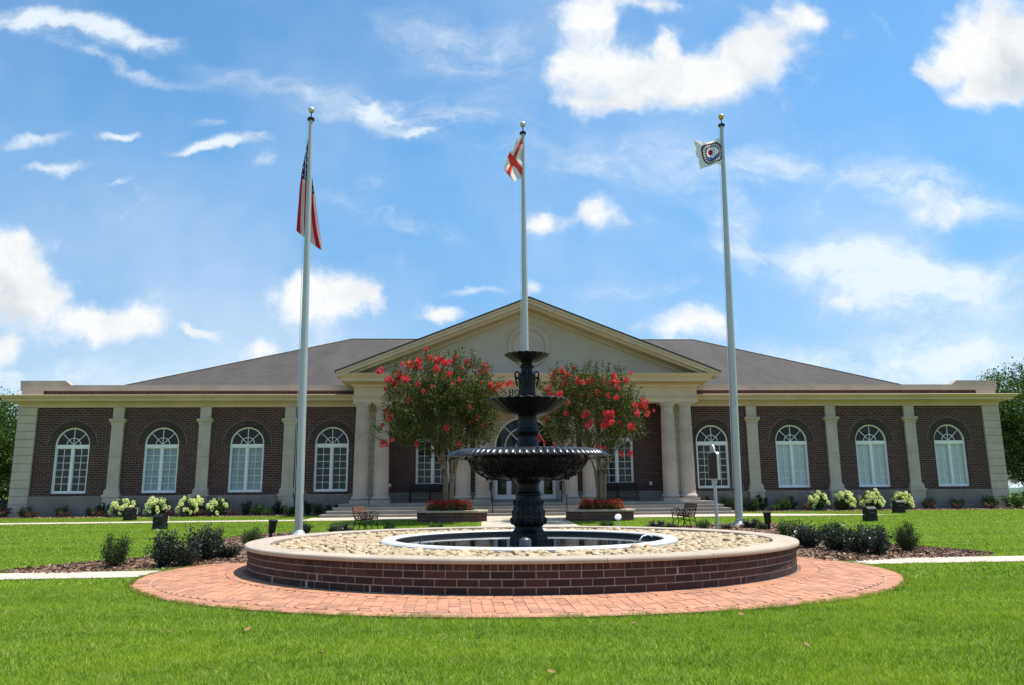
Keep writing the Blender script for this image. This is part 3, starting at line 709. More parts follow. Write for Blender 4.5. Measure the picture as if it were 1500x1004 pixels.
# architrave + frieze (front beam and two side beams)
ent.box(-8.38,8.38,PF,PF+.75,5.62,5.80); ent.box(-8.36,8.36,PF+.02,PF+.75,5.801,6.36)
ent.box(-8.42,8.42,PF-.04,PF+.75,5.80,5.845)
for s in (-1,1):
    a,b=sorted((s*8.38,s*7.63)); ent.box(a,b,PF+.751,-.001,5.62,5.80); a,b=sorted((s*8.36,s*7.63)); ent.box(a,b,PF+.751,.3,5.801,6.36)
ent.build('entablature','trim',HALL)
m=MB(); m.box(-7.62,7.62,PF+.76,-.07,5.78,5.86); m.build('portico_ceiling','trim',HALL)
pc=[(-8.36,1.2),(-8.36,PF),(8.36,PF),(8.36,1.2)]
m=MB()
m.sweep(pc,[(.05,6.362),(.10,6.43),(.12,6.43),(.12,6.50),(-.2,6.50),(-.2,6.362)])
m.sweep(pc,[(.55,6.575),(.58,6.60),(.58,6.74),(.64,6.77),(.80,6.90),(.80,6.935),(-.2,6.935),(-.2,6.575)])
m.sweep(pc,[(.14,6.502),(.14,6.573),(-.2,6.573),(-.2,6.502)])
m.build('portico_cornice','trim',HALL)
def crenel(n,s0,s1,o0,o1,ob):
    out=[]
    for k in range(n):
        a=s0+(s1-s0)*k/n; b=s0+(s1-s0)*(k+.58)/n; c=s0+(s1-s0)*(k+1)/n
        out+=[(a,o0),(b,o0),(b,o1),(c,o1)]
    return out,[(p[0],ob) for p in out]
def dentils(n,s0,s1,o0,o1,ob,zf):
    F_,B_=crenel(n,s0,s1,o0,o1,ob); mb=MB(); k=len(F_); L=F_+B_
    mb.v=[(x,y,zf(x)[0]) for x,y in L]+[(x,y,zf(x)[1]) for x,y in L]
    for i in range(k-1): mb.f+=[(i,i+1,k+i+1,k+i),(2*k+i,3*k+i,3*k+i+1,2*k+i+1),(i,2*k+i,2*k+i+1,i+1),(k+i,k+i+1,3*k+i+1,3*k+i)]
    mb.f+=[(0,k,3*k,2*k),(k-1,3*k-1,4*k-1,2*k-1)]
    bm=bmesh.new(); me=bpy.data.meshes.new('t'); me.from_pydata(mb.v,[],mb.f); bm.from_mesh(me); bmesh.ops.remove_doubles(bm,verts=bm.verts,dist=1e-5); bpy.data.meshes.remove(me)
    o=MB(); bm.verts.ensure_lookup_table(); o.v=[tuple(v.co) for v in bm.verts]; o.f=[tuple(v.index for v in f.verts) for f in bm.faces]; bm.free(); return o
m=dentils(150,-8.40,8.40,PF-.215,PF-.141,PF-.1405,lambda x:(6.503,6.572))
m.build('dentil_course','trim',HALL)
# tympanum and raking cornice
AZ=10.62; EU=9.20; EZ=6.99; sl=(AZ-EZ)/EU
m=MB(); m.prism([(-EU+.9,6.94),(EU-.9,6.94),(AX,AZ-.52)],'y',PF+.02,PF+.3); m.build('tympanum','stucco',HALL)
# roundel with blank raised ring
m=MB(); m.lathe([(.80,-.05),(.80,.05),(.84,.09),(.90,.06),(.96,.09),(1.03,.09),(1.05,.05),(1.05,-.05)],48,cap=False)
rg=m.build('roundel_ring','stucco',HALL,smooth=rad(40)); rg.location=(AX,PF+.02,8.40); rg.rotation_euler=(PI/2,0,0)
for s in (-1,1):
    def band(t0,t1,y0,y1,name,mat='trim',eu=EU,parent=HALL):
        # t measured vertically down from the top line
        ue=AX+s*eu; z0=AZ-sl*0; 
        top=lambda u: AZ-sl*abs(u-AX)
        mb=MB(); mb.prism([(AX,AZ-t0),(ue,top(ue)-t0),(ue,top(ue)-t1),(AX,AZ-t1)],'y',y0,y1); return mb.build(name,mat,parent)
    band(.0,.10,PF-.84,PF+.1,'raking_cornice'); band(.101,.26,PF-.78,PF+.1,'raking_cornice',eu=EU-.05); band(.261,.40,PF-.60,PF+.1,'raking_cornice',eu=EU-.38)
    band(.401,.52,PF-.12,PF+.1,'raking_cornice',eu=EU-.8); band(.521,.62,PF-.07,PF+.1,'raking_cornice',eu=EU-1.0)
    mb=dentils(70,AX+s*.1,AX+s*(EU-.95),PF-.2,PF-.1215,PF-.121,lambda x:(AZ-sl*abs(x-AX)-.49,AZ-sl*abs(x-AX)-.405))
    mb.build('dentil_course','trim',HALL)
    # gable roof slope of the portico, running back into the main roof
    u1=AX+s*(EU+.06); mb=MB(); t=.07
    zt=lambda u:AZ-sl*abs(u-AX)
    mb.prism([(AX,AZ+t),(u1,zt(u1)+t),(u1,zt(u1)+.004),(AX,AZ+.004)],'y',PF-.87,10.2); mb.build('portico_roof','shingle',HALL)
# letters on the frieze
def letter(ch,u):
    """serif capitals cut from strokes: thick stems, thin hairlines, slab serifs"""
    H=.29;W=.20;T=.052;h=.022; m=MB(); y0,y1=PF-.005,PF+.03
    bx=lambda a,b,c,d: m.box(a,b,y0,y1,c,d)
    def stroke(p,q,w):
        p=Vector(p);q=Vector(q);d=(q-p).normalized();nn=Vector((-d.y,d.x))*w/2
        m.prism([p-nn,q-nn,q+nn,p+nn],'y',y0,y1)
    def arc(cx,cz,rx,rz,a0,a1,w0,w1,n=18):
        for k in range(n):
            a=rad(a0+(a1-a0)*k/n);b=rad(a0+(a1-a0)*(k+1)/n)
            def wd(t): return w1+(w0-w1)*abs(cos(t))
            def pt(t,sg): 
                w=wd(t)*sg; return (cx+(rx+w/2)*cos(t),cz+(rz+w/2)*sin(t))
            m.prism([pt(a,-1),pt(b,-1),pt(b,1),pt(a,1)],'y',y0,y1)
    def stem(x,w=T): bx(x-w/2,x+w/2,h,H-h); bx(x-w/2-.022,x+w/2+.022,0,h); bx(x-w/2-.022,x+w/2+.022,H-h,H)
    if ch=='H': stem(-.075); stem(.075); bx(-.05,.05,H/2-h/2,H/2+h/2)
    elif ch in 'OC':
        if ch=='O': arc(0,H/2,W/2-.01,H/2-.012,0,360,T,h,28)
        else: arc(.01,H/2,W/2-.01,H/2-.012,42,318,T,h,22); bx(.07,.09,H*.66,H*.93); 
    elif ch=='I': stem(0)
    elif ch=='L': stem(-.05); bx(-.05+T/2+.023,.09,0,h); bx(.07,.09,h,.09)
    elif ch=='E': stem(-.05); bx(-.001,.09,0,h); bx(-.001,.085,H-h,H); bx(-.023,.055,H/2-h/2,H/2+h/2); bx(.07,.09,h,.08); bx(.065,.085,H-.08,H-h)
    elif ch=='T': stem(0); bx(-.095,-.049,H-h,H); bx(.049,.095,H-h,H); bx(-.095,-.078,H-.085,H-h); bx(.078,.095,H-.085,H-h)
    elif ch=='A': stroke((-.085,.0),(0,H),h); stroke((0,H),(.085,0),T); bx(-.05,.045,.09,.09+h)
    elif ch=='M': stem(-.095,h); stem(.095); stroke((-.095,H-.01),(0,.03),T); stroke((0,.03),(.095,H-.01),h)
    elif ch=='U': bx(-.1,-.048,.09,H); bx(.06,.082,.09,H); arc(.004,.09,.077,.078,180,360,T,h,12)
    elif ch=='Y': stroke((-.09,H),(0,H*.45),T); stroke((.09,H),(0,H*.45),h); bx(-.026,.026,0,H*.45)
    elif ch=='S':
        arc(0,H*.73,.055,H*.27-.012,40,270,h*1.3,h*1.3,12); arc(0,H*.27,.06,H*.27-.012,90,-140,h*1.6,h*1.6,12); stroke((-.045,H*.60),(.05,H*.38),T*.8)
    o=m.build('letter','black',HALL); o.location=(u,0,5.945); return o
txt='MUSCLE SHOALS CITY HALL'
for i,ch in enumerate(txt):
    if ch!=' ': letter(ch,-.50+(i-9)*.284)

# columns
FZ=.86
def column_mesh(): 
    m=MB(); nf=20
    m.box(-.47,.47,-.47,.47,0,.16)
    m.lathe([(.40,.161),(.455,.20),(.465,.24),(.455,.28),(.41,.31),(.40,.335),(.385,.36)],40)
    hs=4.32
    prof=[]
    for k in range(25):
        t=k/24; prof.append((.375-.055*t**1.6,.361+hs*t*.985))
    def fl(a,i,r,z):
        t=min(1,max(0,(z-.44)/.08))*min(1,max(0,(4.45-z)/.08)); return (r-.040*t*abs(sin(a*nf/2))**.6,z)
    m.lathe(prof,160,mod=fl)
    m.lathe([(.335,4.617),(.345,4.63),(.335,4.65),(.33,4.66),(.36,4.69),(.41,4.76),(.415,4.78)],40)
    return m
CM=column_mesh()
col=CM.build('column','stone',HALL,smooth=rad(50))
ab=MB(); ab.box(-.45,.45,-.375,.375,4.781,4.86); a_=ab.build('abacus','stone',col)
for zz,rr0 in ((1.97,.364),(3.39,.349)):
    jm=MB(); jm.lathe([(rr0-.03,zz-.012),(rr0,zz-.010),(rr0,zz+.010),(rr0-.03,zz+.012)],40); jm.build('shaft_joint','stone',col)
# scale so the stack reaches the soffit exactly
CS=(5.62-FZ)/4.86
cols=[-7.96,-7.00,-3.10,-2.16,2.06,3.02,6.95,7.80]
for i,u in enumerate(cols):
    c=col if i==0 else copy_tree(col); c.location=(u,PF+.385,FZ); c.scale=(.97,.97,CS)
# wall pilaster strips behind the outer columns
for s in (-1,1):
    m=MB(); n=13; z=.86; H=(5.78-z)/n
    for k in range(n): m.box(*sorted((s*7.05,s*8.0)),-.22,0,z+k*H+.006,z+(k+1)*H-.006)
    m.build('wall_pier','stone',HALL,bevel=.008)
# platform and steps
m=MB(); m.box(-8.75,8.75,-2.95,-.07,.72,FZ-.001); m.box(-8.70,8.70,-2.90,-.07,.2,.719); m.build('portico_floor','step',HALL)
m=MB(); m.box(-1.9,1.9,-.55,.4,FZ,.975); m.build('threshold','step',HALL)
zt=[.72,.57,.43]
for k,(z1) in enumerate((.715,.57,.425)):
    o=-2.95-.46*(k+1); e=8.75+.2*(k+1)
    m=MB(); m.box(-e,e,o,-.4,z1-.04,z1); m.box(-e+.025,e-.025,o+.025,-.4,.1+.002*k,z1-.041); m.build('step','step',HALL)
# outlets
for u in (-6.75,6.35): 
    m=MB(); m.box(u-.06,u+.06,-.06,-.0,1.62,1.80); m.build('outlet_box','white',HALL,bevel=.01)

# windows
def ring_prism(mb,L1,L2,y0,y1):
    k=len(L1); vs=[(p[0],y0,p[1]) for p in L1]+[(p[0],y0,p[1]) for p in L2]+[(p[0],y1,p[1]) for p in L1]+[(p[0],y1,p[1]) for p in L2]
    fs=[]
    for i in range(k):
        j=(i+1)%k; fs+=[(i,j,k+j,k+i),(2*k+i,3*k+i,3*k+j,2*k+j),(i,2*k+i,2*k+j,j),(k+i,k+j,3*k+j,3*k+i)]
    mb.add(vs,fs)
def window_mesh():
    mb=MB(); n=20; y0,y1=.02,.16
    ring_prism(mb,arch_loop(0,HWN-.002,.002,SPR,n),arch_loop(0,HWN-.07,.085,SPR,n),y0,y1)
    hw=HWN-.07; tz0,tz1=SPR-.16,SPR
    mb.box(-hw,hw,y0+.003,y1,tz0,tz1); mb.box(-.05,.05,y0+.006,y1,.085,tz0-.001)
    for s in (-1,1):   # casement sashes
        a,b=sorted((s*.0505,s*hw)); ring_prism(mb,rect(a+.001,b-.001,.086,tz0-.002),rect(a+.035,b-.035,.125,tz0-.035),y0+.035,y1-.02)
        a+=.035;b-=.035; c=(a+b)/2; mb.box(c-.011,c+.011,y0+.05,y1-.05,.125,tz0-.035)
        for k in range(1,6):
            z=.125+(tz0-.16)*k/6; mb.box(a,c-.0115,y0+.052,y1-.05,z-.010,z+.010); mb.box(c+.0115,b,y0+.052,y1-.05,z-.011,z+.011)
    # fanlight bars
    r1=.33
    def arcbar(r,w):
        N=18
        for k in range(N):
            a=PI*k/N;b=PI*(k+1)/N
            mb.prism([(( r-w)*cos(a),SPR+(r-w)*sin(a)),((r+w)*cos(a),SPR+(r+w)*sin(a)),((r+w)*cos(b),SPR+(r+w)*sin(b)),((r-w)*cos(b),SPR+(r-w)*sin(b))],'y',y0+.05,y1-.05)
    arcbar(r1,.014)
    for an in (45,90,135):
        d=Vector((cos(rad(an)),sin(rad(an)))); nn=Vector((-d.y,d.x))*.014
        p=Vector((0,SPR))+d*.02; q=Vector((0,SPR))+d*(hw+.01)
        mb.prism([p-nn,q-nn,q+nn,p+nn],'y',y0+.053,y1-.053)
    return mb.mesh('window','white')
WM=window_mesh(); hw=HWN-.07
def poly_mesh(loop,y,mat,name):
    mb=MB(); mb.v=[(p[0],y,p[1]) for p in loop]; mb.f=[tuple(range(len(loop)))]; return mb.mesh(name,mat)
PANE=poly_mesh(rect(-hw,hw,.085,SPR-.16),.095,'glass','pane'); APANE=poly_mesh([(hw*cos(PI*k/20),SPR+hw*sin(PI*k/20)) for k in range(21)],.095,'glass','arched_pane')
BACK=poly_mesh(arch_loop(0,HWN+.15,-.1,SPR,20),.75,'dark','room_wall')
def drapemesh(mat,name,x0,x1,z0,z1,y,amp,n):
    mb=MB(); 
    for k in range(n+1):
        x=x0+(x1-x0)*k/n; yy=y+amp*sin(k*1.9)+amp*.6*sin(k*.77)
        mb.v+= [(x,yy,z0),(x,yy,z1)]
    mb.f=[(2*k,2*k+2,2*k+3,2*k+1) for k in range(n)]
    return mb.mesh(name,mat,smooth=True)
def slats(mat,name):
    mb=MB(); z=.12
    while z<SPR-.17: mb.prism([(.165,z),(.17,z-.002),(.186,z+.0475),(.181,z+.049)],'x',-hw-.05,hw+.05); z+=.05
    return mb.mesh(name,mat)
DRAPE=drapemesh('drape','drape',-hw-.05,hw+.05,.02,SPR+.1,.34,.035,40)
BL1=slats('blind','blind'); BL2=slats('blind2','blind')
cover=[DRAPE,BL2,BL2,DRAPE,DRAPE,BL1,BL1,BL1,DRAPE,DRAPE]
for i,(u,z) in enumerate(WIN+PWIN):
    w=link('window',WM,HALL,(u,.06,z))
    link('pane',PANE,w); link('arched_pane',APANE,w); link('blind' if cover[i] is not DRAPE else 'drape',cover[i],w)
    # brick arch
    mb=MB(); n=34; r0,r1=HWN+.004,HWN+.34
    for k in range(n):
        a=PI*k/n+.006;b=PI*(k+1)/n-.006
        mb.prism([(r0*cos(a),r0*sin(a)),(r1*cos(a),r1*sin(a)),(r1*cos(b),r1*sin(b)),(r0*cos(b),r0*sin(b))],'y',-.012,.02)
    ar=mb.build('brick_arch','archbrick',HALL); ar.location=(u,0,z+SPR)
    mb=MB(); N=24
    for k in range(N):
        a=PI*k/N;b=PI*(k+1)/N; q0,q1=r0+.002,r1+.016
        mb.prism([(q0*cos(a),q0*sin(a)),(q1*cos(a),q1*sin(a)),(q1*cos(b),q1*sin(b)),(q0*cos(b),q0*sin(b))],'y',-.005,.01)
    mo=mb.build('mortar_bed','mortar',ar)
    if i<8:
        mb=MB(); mb.box(-HWN-.03,HWN+.03,-.03,.05,-.07,-.002); sl_=mb.build('window_sill','brick',HALL); sl_.location=(u,0,z)
# doorway
def door():
    mb=MB(); n=28; y0,y1=.02,.2; hwD=1.55
    ring_prism(mb,arch_loop(0,hwD,.985,3.56,n),arch_loop(0,hwD-.09,1.0,3.56,n),y0,y1)
    mb.box(-hwD+.09,hwD-.09,y0+.003,y1,3.40,3.56)
    for u in (-.82,0,.82): mb.box(u-.05,u+.05,y0+.006,y1-.01,1.0,3.399)
    def arcbar(r,w):
        N=24
        for k in range(N):
            a=PI*k/N;b=PI*(k+1)/N
            mb.prism([((r-w)*cos(a),3.56+(r-w)*sin(a)),((r+w)*cos(a),3.56+(r+w)*sin(a)),((r+w)*cos(b),3.56+(r+w)*sin(b)),((r-w)*cos(b),3.56+(r-w)*sin(b))],'y',y0+.05,y1-.05)
    arcbar(1.0,.022); arcbar(.45,.022)
    for an in (45,90,135):
        d=Vector((cos(rad(an)),sin(rad(an)))); nn=Vector((-d.y,d.x))*.022
        p=Vector((0,3.56))+d*.45; q=Vector((0,3.56))+d*1.47
        mb.prism([p-nn,q-nn,q+nn,p+nn],'y',y0+.053,y1-.053)
    o=mb.build('door_frame','white',HALL); o.location=(0,.06,0)
    fp=poly_mesh([(1.46*cos(PI*k/28),3.56+1.46*sin(PI*k/28)) for k in range(29)],.11,'glass','fanlight'); link('fanlight',fp,o)
    for u0,u1 in ((-1.46,-.87),(-.77,-.05),(.05,.77),(.87,1.46)):
        mb=MB(); ring_prism(mb,rect(u0+.001,u1-.001,1.0,3.398),rect(u0+.07,u1-.07,1.2,3.31),.06,.15); d=mb.build('door_leaf','white',o)
        mb=MB(); mb.v=[(u0+.06,.10,1.19),(u1-.06,.10,1.19),(u1-.06,.10,3.32),(u0+.06,.10,3.32)]; mb.f=[(0,1,2,3)]; mb.build('door_glass','glass',o)
        if abs(u0)<.8 : 
            k=u1-.035 if u0<0 else u0+.035; mb=MB(); mb.tube([(k,.06,1.9),(k,.0,1.92),(k,.0,2.2),(k,.06,2.22)],.014,8); mb.build('door_handle','steel',o)
door()

# ------------------------------------------------------------------ fountain surround (seat wall, coping)
FW=thing('fountain_wall','low curved dark brick seat wall with pale stone coping ringing the fountain','wall',(WC[0],WC[1],0))
def ellp(rx,ry,t,d=0):
    n=Vector((cos(t)/rx,sin(t)/ry)).normalized(); return Vector((rx*cos(t),ry*sin(t)))+n*d
def arc_table(rx,ry,N=6000):
    acc=[0];last=ellp(rx,ry,0)
    for k in range(1,N+1):
        p=ellp(rx,ry,2*PI*k/N); acc.append(acc[-1]+(p-last).length); last=p
    return acc
def t_at(acc,s):
    import bisect
    i=bisect.bisect_left(acc,s); return 2*PI*min(i,len(acc)-1)/(len(acc)-1)
def block(mb,rx,ry,t0,t1,d0,d1,z0,z1,sub=1):
    for k in range(sub):
        a=t0+(t1-t0)*k/sub;b=t0+(t1-t0)*(k+1)/sub
        mb.prism([ellp(rx,ry,a,d0),ellp(rx,ry,b,d0),ellp(rx,ry,b,d1),ellp(rx,ry,a,d1)],'z',z0,z1)
def ringsolid(mb,rx,ry,d0,d1,z0,z1,n=128):
    vs=[];
    for (d,z) in ((d0,z0),(d1,z0),(d1,z1),(d0,z1)): vs+= [(*ellp(rx,ry,2*PI*k/n,d),z) for k in range(n)]
    fs=[(j*n+k,j*n+(k+1)%n,((j+1)%4)*n+(k+1)%n,((j+1)%4)*n+k) for j in range(4) for k in range(n)]
    mb.add(vs,fs)
acc=arc_table(WRX,WRY); PER=acc[-1]
m=MB(); ringsolid(m,WRX,WRY,-.30,-.0045,.0,.462); m.build('mortar_core','mortar',FW)
m=MB(); rr=random.Random(5); z=.022; ch=.1105; nb=98
for c in range(3):
    st=PER/nb; of=(c%2)*st/2
    for k in range(nb):
        s0=(k*st+of+.008)%PER; s1=s0+st-.016
        j=rr.uniform(-.003,.003)
        t0=t_at(acc,s0); t1=t_at(acc,s1) if s1<=PER else 2*PI+t_at(acc,s1-PER)
        block(m,WRX,WRY,t0,t1,-.10,j,z+.008,z+ch-.008)
    z+=ch
nr=nb*3; st=PER/nr
for k in range(nr):
    t0=t_at(acc,k*st+.007);t1=t_at(acc,(k+1)*st-.007); j=rr.uniform(-.003,.004)
    block(m,WRX,WRY,t0,t1,-.10,j+.004,z+.006,z+.112)
m.build('brick_face','wallbrick',FW)
m=MB(); n=18; CT=.525
for k in range(n):
    st=PER/n; t0=t_at(acc,k*st+.004+.3); t1=t_at(acc,min(PER,(k+1)*st-.004+.3)) if (k+1)*st+.3<=PER else 2*PI+t_at(acc,(k+1)*st+.296-PER)
    N=10; vs=[];prof=[(-.40,.452),(.05,.452),(.062,.462),(.066,.49),(.060,.512),(.045,CT),(-.385,CT),(-.40,.512)]
    for i in range(N+1):
        t=t0+(t1-t0)*i/N; vs+= [(*ellp(WRX,WRY,t,d),zz) for d,zz in prof]
    K=len(prof); fs=[(i*K+q,i*K+(q+1)%K,(i+1)*K+(q+1)%K,(i+1)*K+q) for i in range(N) for q in range(K)]+[tuple(range(K))[::-1],tuple(range(N*K,N*K+K))]
    m.add(vs,fs)
m.build('coping','cap',FW,smooth=rad(40))
m=MB(); ringsolid(m,WRX,WRY,-.395,.035,.4625,.515); m.build('coping_joint','mortar',FW)

# ------------------------------------------------------------------ pool
FC=Vector((.31,16.06,0)); PRo,PRi=2.98,2.70; ZR=.525; ZW=.43
POOL=thing('pool_basin','round white rimmed fountain pool with dark liner set among tan river stones','basin',FC)
m=MB(); m.lathe([(PRi,ZR-.035),(PRi,ZR-.02),(PRi+.02,ZR),(PRo-.03,ZR),(PRo,ZR-.03),(PRo,.30)],96,cap=False); m.build('pool_rim','rim',POOL,smooth=rad(40))
m=MB(); m.lathe([(PRi-.001,ZR-.034),(PRi-.004,.12),(.02,.12)],96,cap=False); m.build('pool_liner','liner',POOL,smooth=rad(40))
m=MB(); m.lathe([(PRi-.006,ZW),(1.2,ZW),(.3,ZW)],96,c=FC,cap=False); o=m.build('pool_water','water'); o['kind']='structure'
# ------------------------------------------------------------------ cast-iron fountain
FT=thing('fountain','black cast iron three tiered fountain with scalloped bowls','fountain',(FC.x,FC.y,0))
def osc(n,a,p=1): return lambda th:a*(abs(cos(n*th/2))**p)
# octagonal base
m=MB(); m.lathe([(.42,.13),(.42,.50),(.40,.53),(.40,.60),(.33,.66),(.30,.70),(.30,.74)],8); b=m.build('base','iron',FT,bevel=.012); b.rotation_euler=(0,0,PI/8)
# pedestal with upright acanthus leaves
def smoothprof(ctrl,n):
    out=[]
    P=[Vector(c) for c in ctrl]; P=[P[0]]+P+[P[-1]]
    for i in range(1,len(P)-2):
        p0,p1,p2,p3=P[i-1:i+3]
        for q in range(n):
            t=q/n; v=.5*((2*p1)+(p2-p0)*t+(2*p0-5*p1+4*p2-p3)*t*t+(3*p1-p0-3*p2+p3)*t**3); out.append((v.x,v.y))
    out.append(tuple(P[-1])); return out
ped=smoothprof([(.29,.742),(.315,.79),(.33,.88),(.32,1.0),(.295,1.12),(.265,1.25),(.25,1.34)],6)
def pedmod(a,i,r,z):
    t=(z-.74)/.6; w=sin(PI*min(1,max(0,t)))**.5
    return (r*(.90+.10*abs(cos(4*a))**.6)+.012*w*abs(cos(12*a)),z)
m=MB(); m.lathe(ped,128,mod=pedmod); m.build('pedestal','iron',FT,smooth=rad(50))
m=MB()
for k in range(8):   # curled leaf tips at foot and shoulder of the pedestal
    a=2*PI*k/8+PI/8*0
    for (r,z,s) in ((.335,.86,.05),(.315,1.02,.035),(.285,1.22,.035)):
        for d in (-.14,0,.14):
            aa=a+d; zz=z-abs(d)*.25
            m.sphere((r*cos(aa),r*sin(aa),zz),s*(1 if d==0 else .75),8,6,(1,1,1.35))
m.build('leaf_relief','iron',FT,smooth=True)
m=MB(); m.lathe(smoothprof([(.25,1.345),(.275,1.36),(.28,1.385),(.265,1.41),(.25,1.43),(.235,1.48),(.225,1.54),(.24,1.60),(.29,1.66),(.36,1.69)],5),64); m.build('collar','iron',FT,smooth=rad(50))
# lower bowl: gadrooned underside with scroll panels, overhanging leaf-cut lip
RB=1.66
lowprof=smoothprof([(.34,1.68),(.62,1.685),(.86,1.74),(1.04,1.85),(1.16,1.99),(1.23,2.10),(1.30,2.155)],7)
def lowmod(a,i,r,z):
    t=min(1,max(0,(z-1.69)/.4)); w=sin(PI*t)
    return (r+.022*w*abs(cos(6*a))**.5-.012*w,z-.01*w*abs(cos(12*a)))
m=MB(); m.lathe(lowprof+[(1.27,2.20),(.3,2.10)],192,mod=lowmod); m.build('lower_bowl','iron',FT,smooth=rad(50))
lip=smoothprof([(1.27,2.17),(1.40,2.165),(1.54,2.145),(1.635,2.125),(1.66,2.14),(1.645,2.175),(1.57,2.235),(1.46,2.275),(1.36,2.285),(1.28,2.25)],6)
def lipmod(a,i,r,z):
    t=min(1,max(0,(r-1.34)/.3)); L=abs(sin(38*a))**.7; 
    return (r+.030*t*(L-.5), z-.028*t*(1-L)*(1 if z>2.15 else .3)+.010*t*abs(sin(114*a)))
m=MB(); m.lathe(lip,456,mod=lipmod,cap=False); m.build('lower_bowl_lip','ironlip',FT,smooth=rad(60))
# raised scrolls on the underside of the lower bowl
def bowlpt(a,s):
    i=s*(len(lowprof)-1); k=min(int(i),len(lowprof)-2); f=i-k
    r=lowprof[k][0]*(1-f)+lowprof[k+1][0]*f; z=lowprof[k][1]*(1-f)+lowprof[k+1][1]*f
    return Vector(((r+.022)*cos(a),(r+.022)*sin(a),z-.012))
m=MB()
for k in range(12):
    a0=2*PI*k/12+.09
    for sg in (-1,1):
        pts=[];rs=[]
        for q in range(26):
            t=q/25; ang=t*3.4*PI; rr_=.135*(1-.78*t)
            pts.append(bowlpt(a0+sg*(.02+.125-rr_*cos(ang)*.95),.70-rr_*1.7*sin(ang)*.9)); rs.append(.018*(1-.55*t))
        m.tube(pts,rs,6)
        pts=[bowlpt(a0+sg*(.02+.10*(q/12)**1.5),.70-.62*q/12) for q in range(13)]; m.tube(pts,[.02-.001*q for q in range(13)],6)
    p=bowlpt(a0,.9); m.sphere(p,.035,8,6); p=bowlpt(a0,.30); m.sphere(p,.04,8,6,(1,1,1.3)); p=bowlpt(a0+PI/12,.42); m.sphere(p,.03,8,6)
m.build('scroll_relief','iron',FT,smooth=True)
# stem between lower and middle bowl
m=MB(); m.lathe(smoothprof([(.26,2.10),(.26,2.33),(.235,2.37),(.215,2.44),(.20,2.50),(.185,2.56),(.215,2.62),(.235,2.66),(.225,2.70),(.205,2.75),(.20,2.82),(.195,2.90),(.19,2.97),(.20,3.00)],4),96,
    mod=lambda a,i,r,z:(r+.012*abs(cos(8*a))*(1 if 2.4<z<2.95 else 0),z)); m.build('lower_stem','iron',FT,smooth=rad(50))
# middle bowl
mid=smoothprof([(.19,2.98),(.30,2.995),(.46,3.05),(.62,3.14),(.74,3.22),(.82,3.265),(.86,3.285)],6)
def midmod(a,i,r,z):
    t=min(1,max(0,(r-.3)/.5)); c=abs(cos(14*a)); return (r+.012*t*c,z+.020*t*t*c)
m=MB(); m.lathe(mid+[(.865,3.30),(.845,3.318),(.78,3.30),(.6,3.22),(.15,3.14)],224,mod=midmod); m.build('middle_bowl','iron',FT,smooth=rad(60))
# upper stem: reeded vase with four ring handles
m=MB(); m.lathe(smoothprof([(.20,3.14),(.20,3.33),(.195,3.37),(.175,3.42),(.16,3.55),(.165,3.70),(.178,3.80),(.172,3.86),(.145,3.90),(.13,3.95),(.125,4.00),(.15,4.02),(.155,4.05),(.13,4.075),(.11,4.10),(.12,4.14)],4),120,
    mod=lambda a,i,r,z:(r+.014*abs(cos(10*a))**1.5*(1 if 3.38<z<3.86 else 0),z)); m.build('upper_stem','iron',FT,smooth=rad(50))
for k in range(4):
    a=PI/2*k; m=MB(); pts=[]
    for q in range(15):
        t=q/14; an=-.9+t*4.6; pts.append(((.165+.040+.046*cos(PI-an))*1.0,0,3.87+.065*sin(an)+ (-.09*(t-.75) if t>.75 else 0)))
    pts.append((.222,0,3.70)); pts.append((.20,0,3.62))
    m.tube(pts,.017,8); m.sphere((.218,0,3.80),.028,8,6,(1,.8,1.2)); h=m.build('ring_handle','iron',FT,smooth=True); h.rotation_euler=(0,0,a)
top=smoothprof([(.11,4.12),(.18,4.13),(.28,4.165),(.37,4.22),(.44,4.265),(.465,4.278)],6)
m=MB(); m.lathe(top+[(.468,4.288),(.455,4.30),(.42,4.29),(.3,4.24),(.02,4.2)],168,mod=lambda a,i,r,z:(r+.008*min(1,max(0,(r-.15)/.3))*abs(cos(10*a)),z+.014*min(1,max(0,(r-.15)/.3))**2*abs(cos(10*a)))); m.build('top_bowl','iron',FT,smooth=rad(60))
m=MB(); m.lathe([(.035,4.18),(.035,4.30),(.02,4.33)],16); m.build('nozzle','iron',FT,smooth=rad(40))

# pump housing, float, hose in the pool
p=at(769.5,797,14.0)
m=MB(); m.lathe([(.105,-.08),(.105,.17),(.095,.19),(.06,.21),(.012,.22)],24); o=m.build('pump_housing','steel',smooth=rad(40)); o.location=(p.x,p.y,ZW); tag(o,'grey domed cylinder standing in the pool before the fountain pedestal','pump')
p=at(617,790,15.0)
m=MB(); m.sphere((0,0,.055),.055,16,10); m.lathe([(.03,.1),(.03,.12),(.012,.125)],12); o=m.build('pool_float','steel',smooth=True); o.location=(p.x,p.y,ZW-.02); tag(o,'small grey ball float at the left edge of the pool water','float')
p=at(945,786,15.6); m=MB(); m.tube([(-.12,-.05,0),(-.13,-.06,.06),(-.06,-.02,.14),(.06,.04,.17),(.16,.08,.13)],.014,8); o=m.build('hose','white',smooth=True); o.location=(p.x,p.y,ZW-.02); tag(o,'thin white hose curling over the right end of the pool','hose')

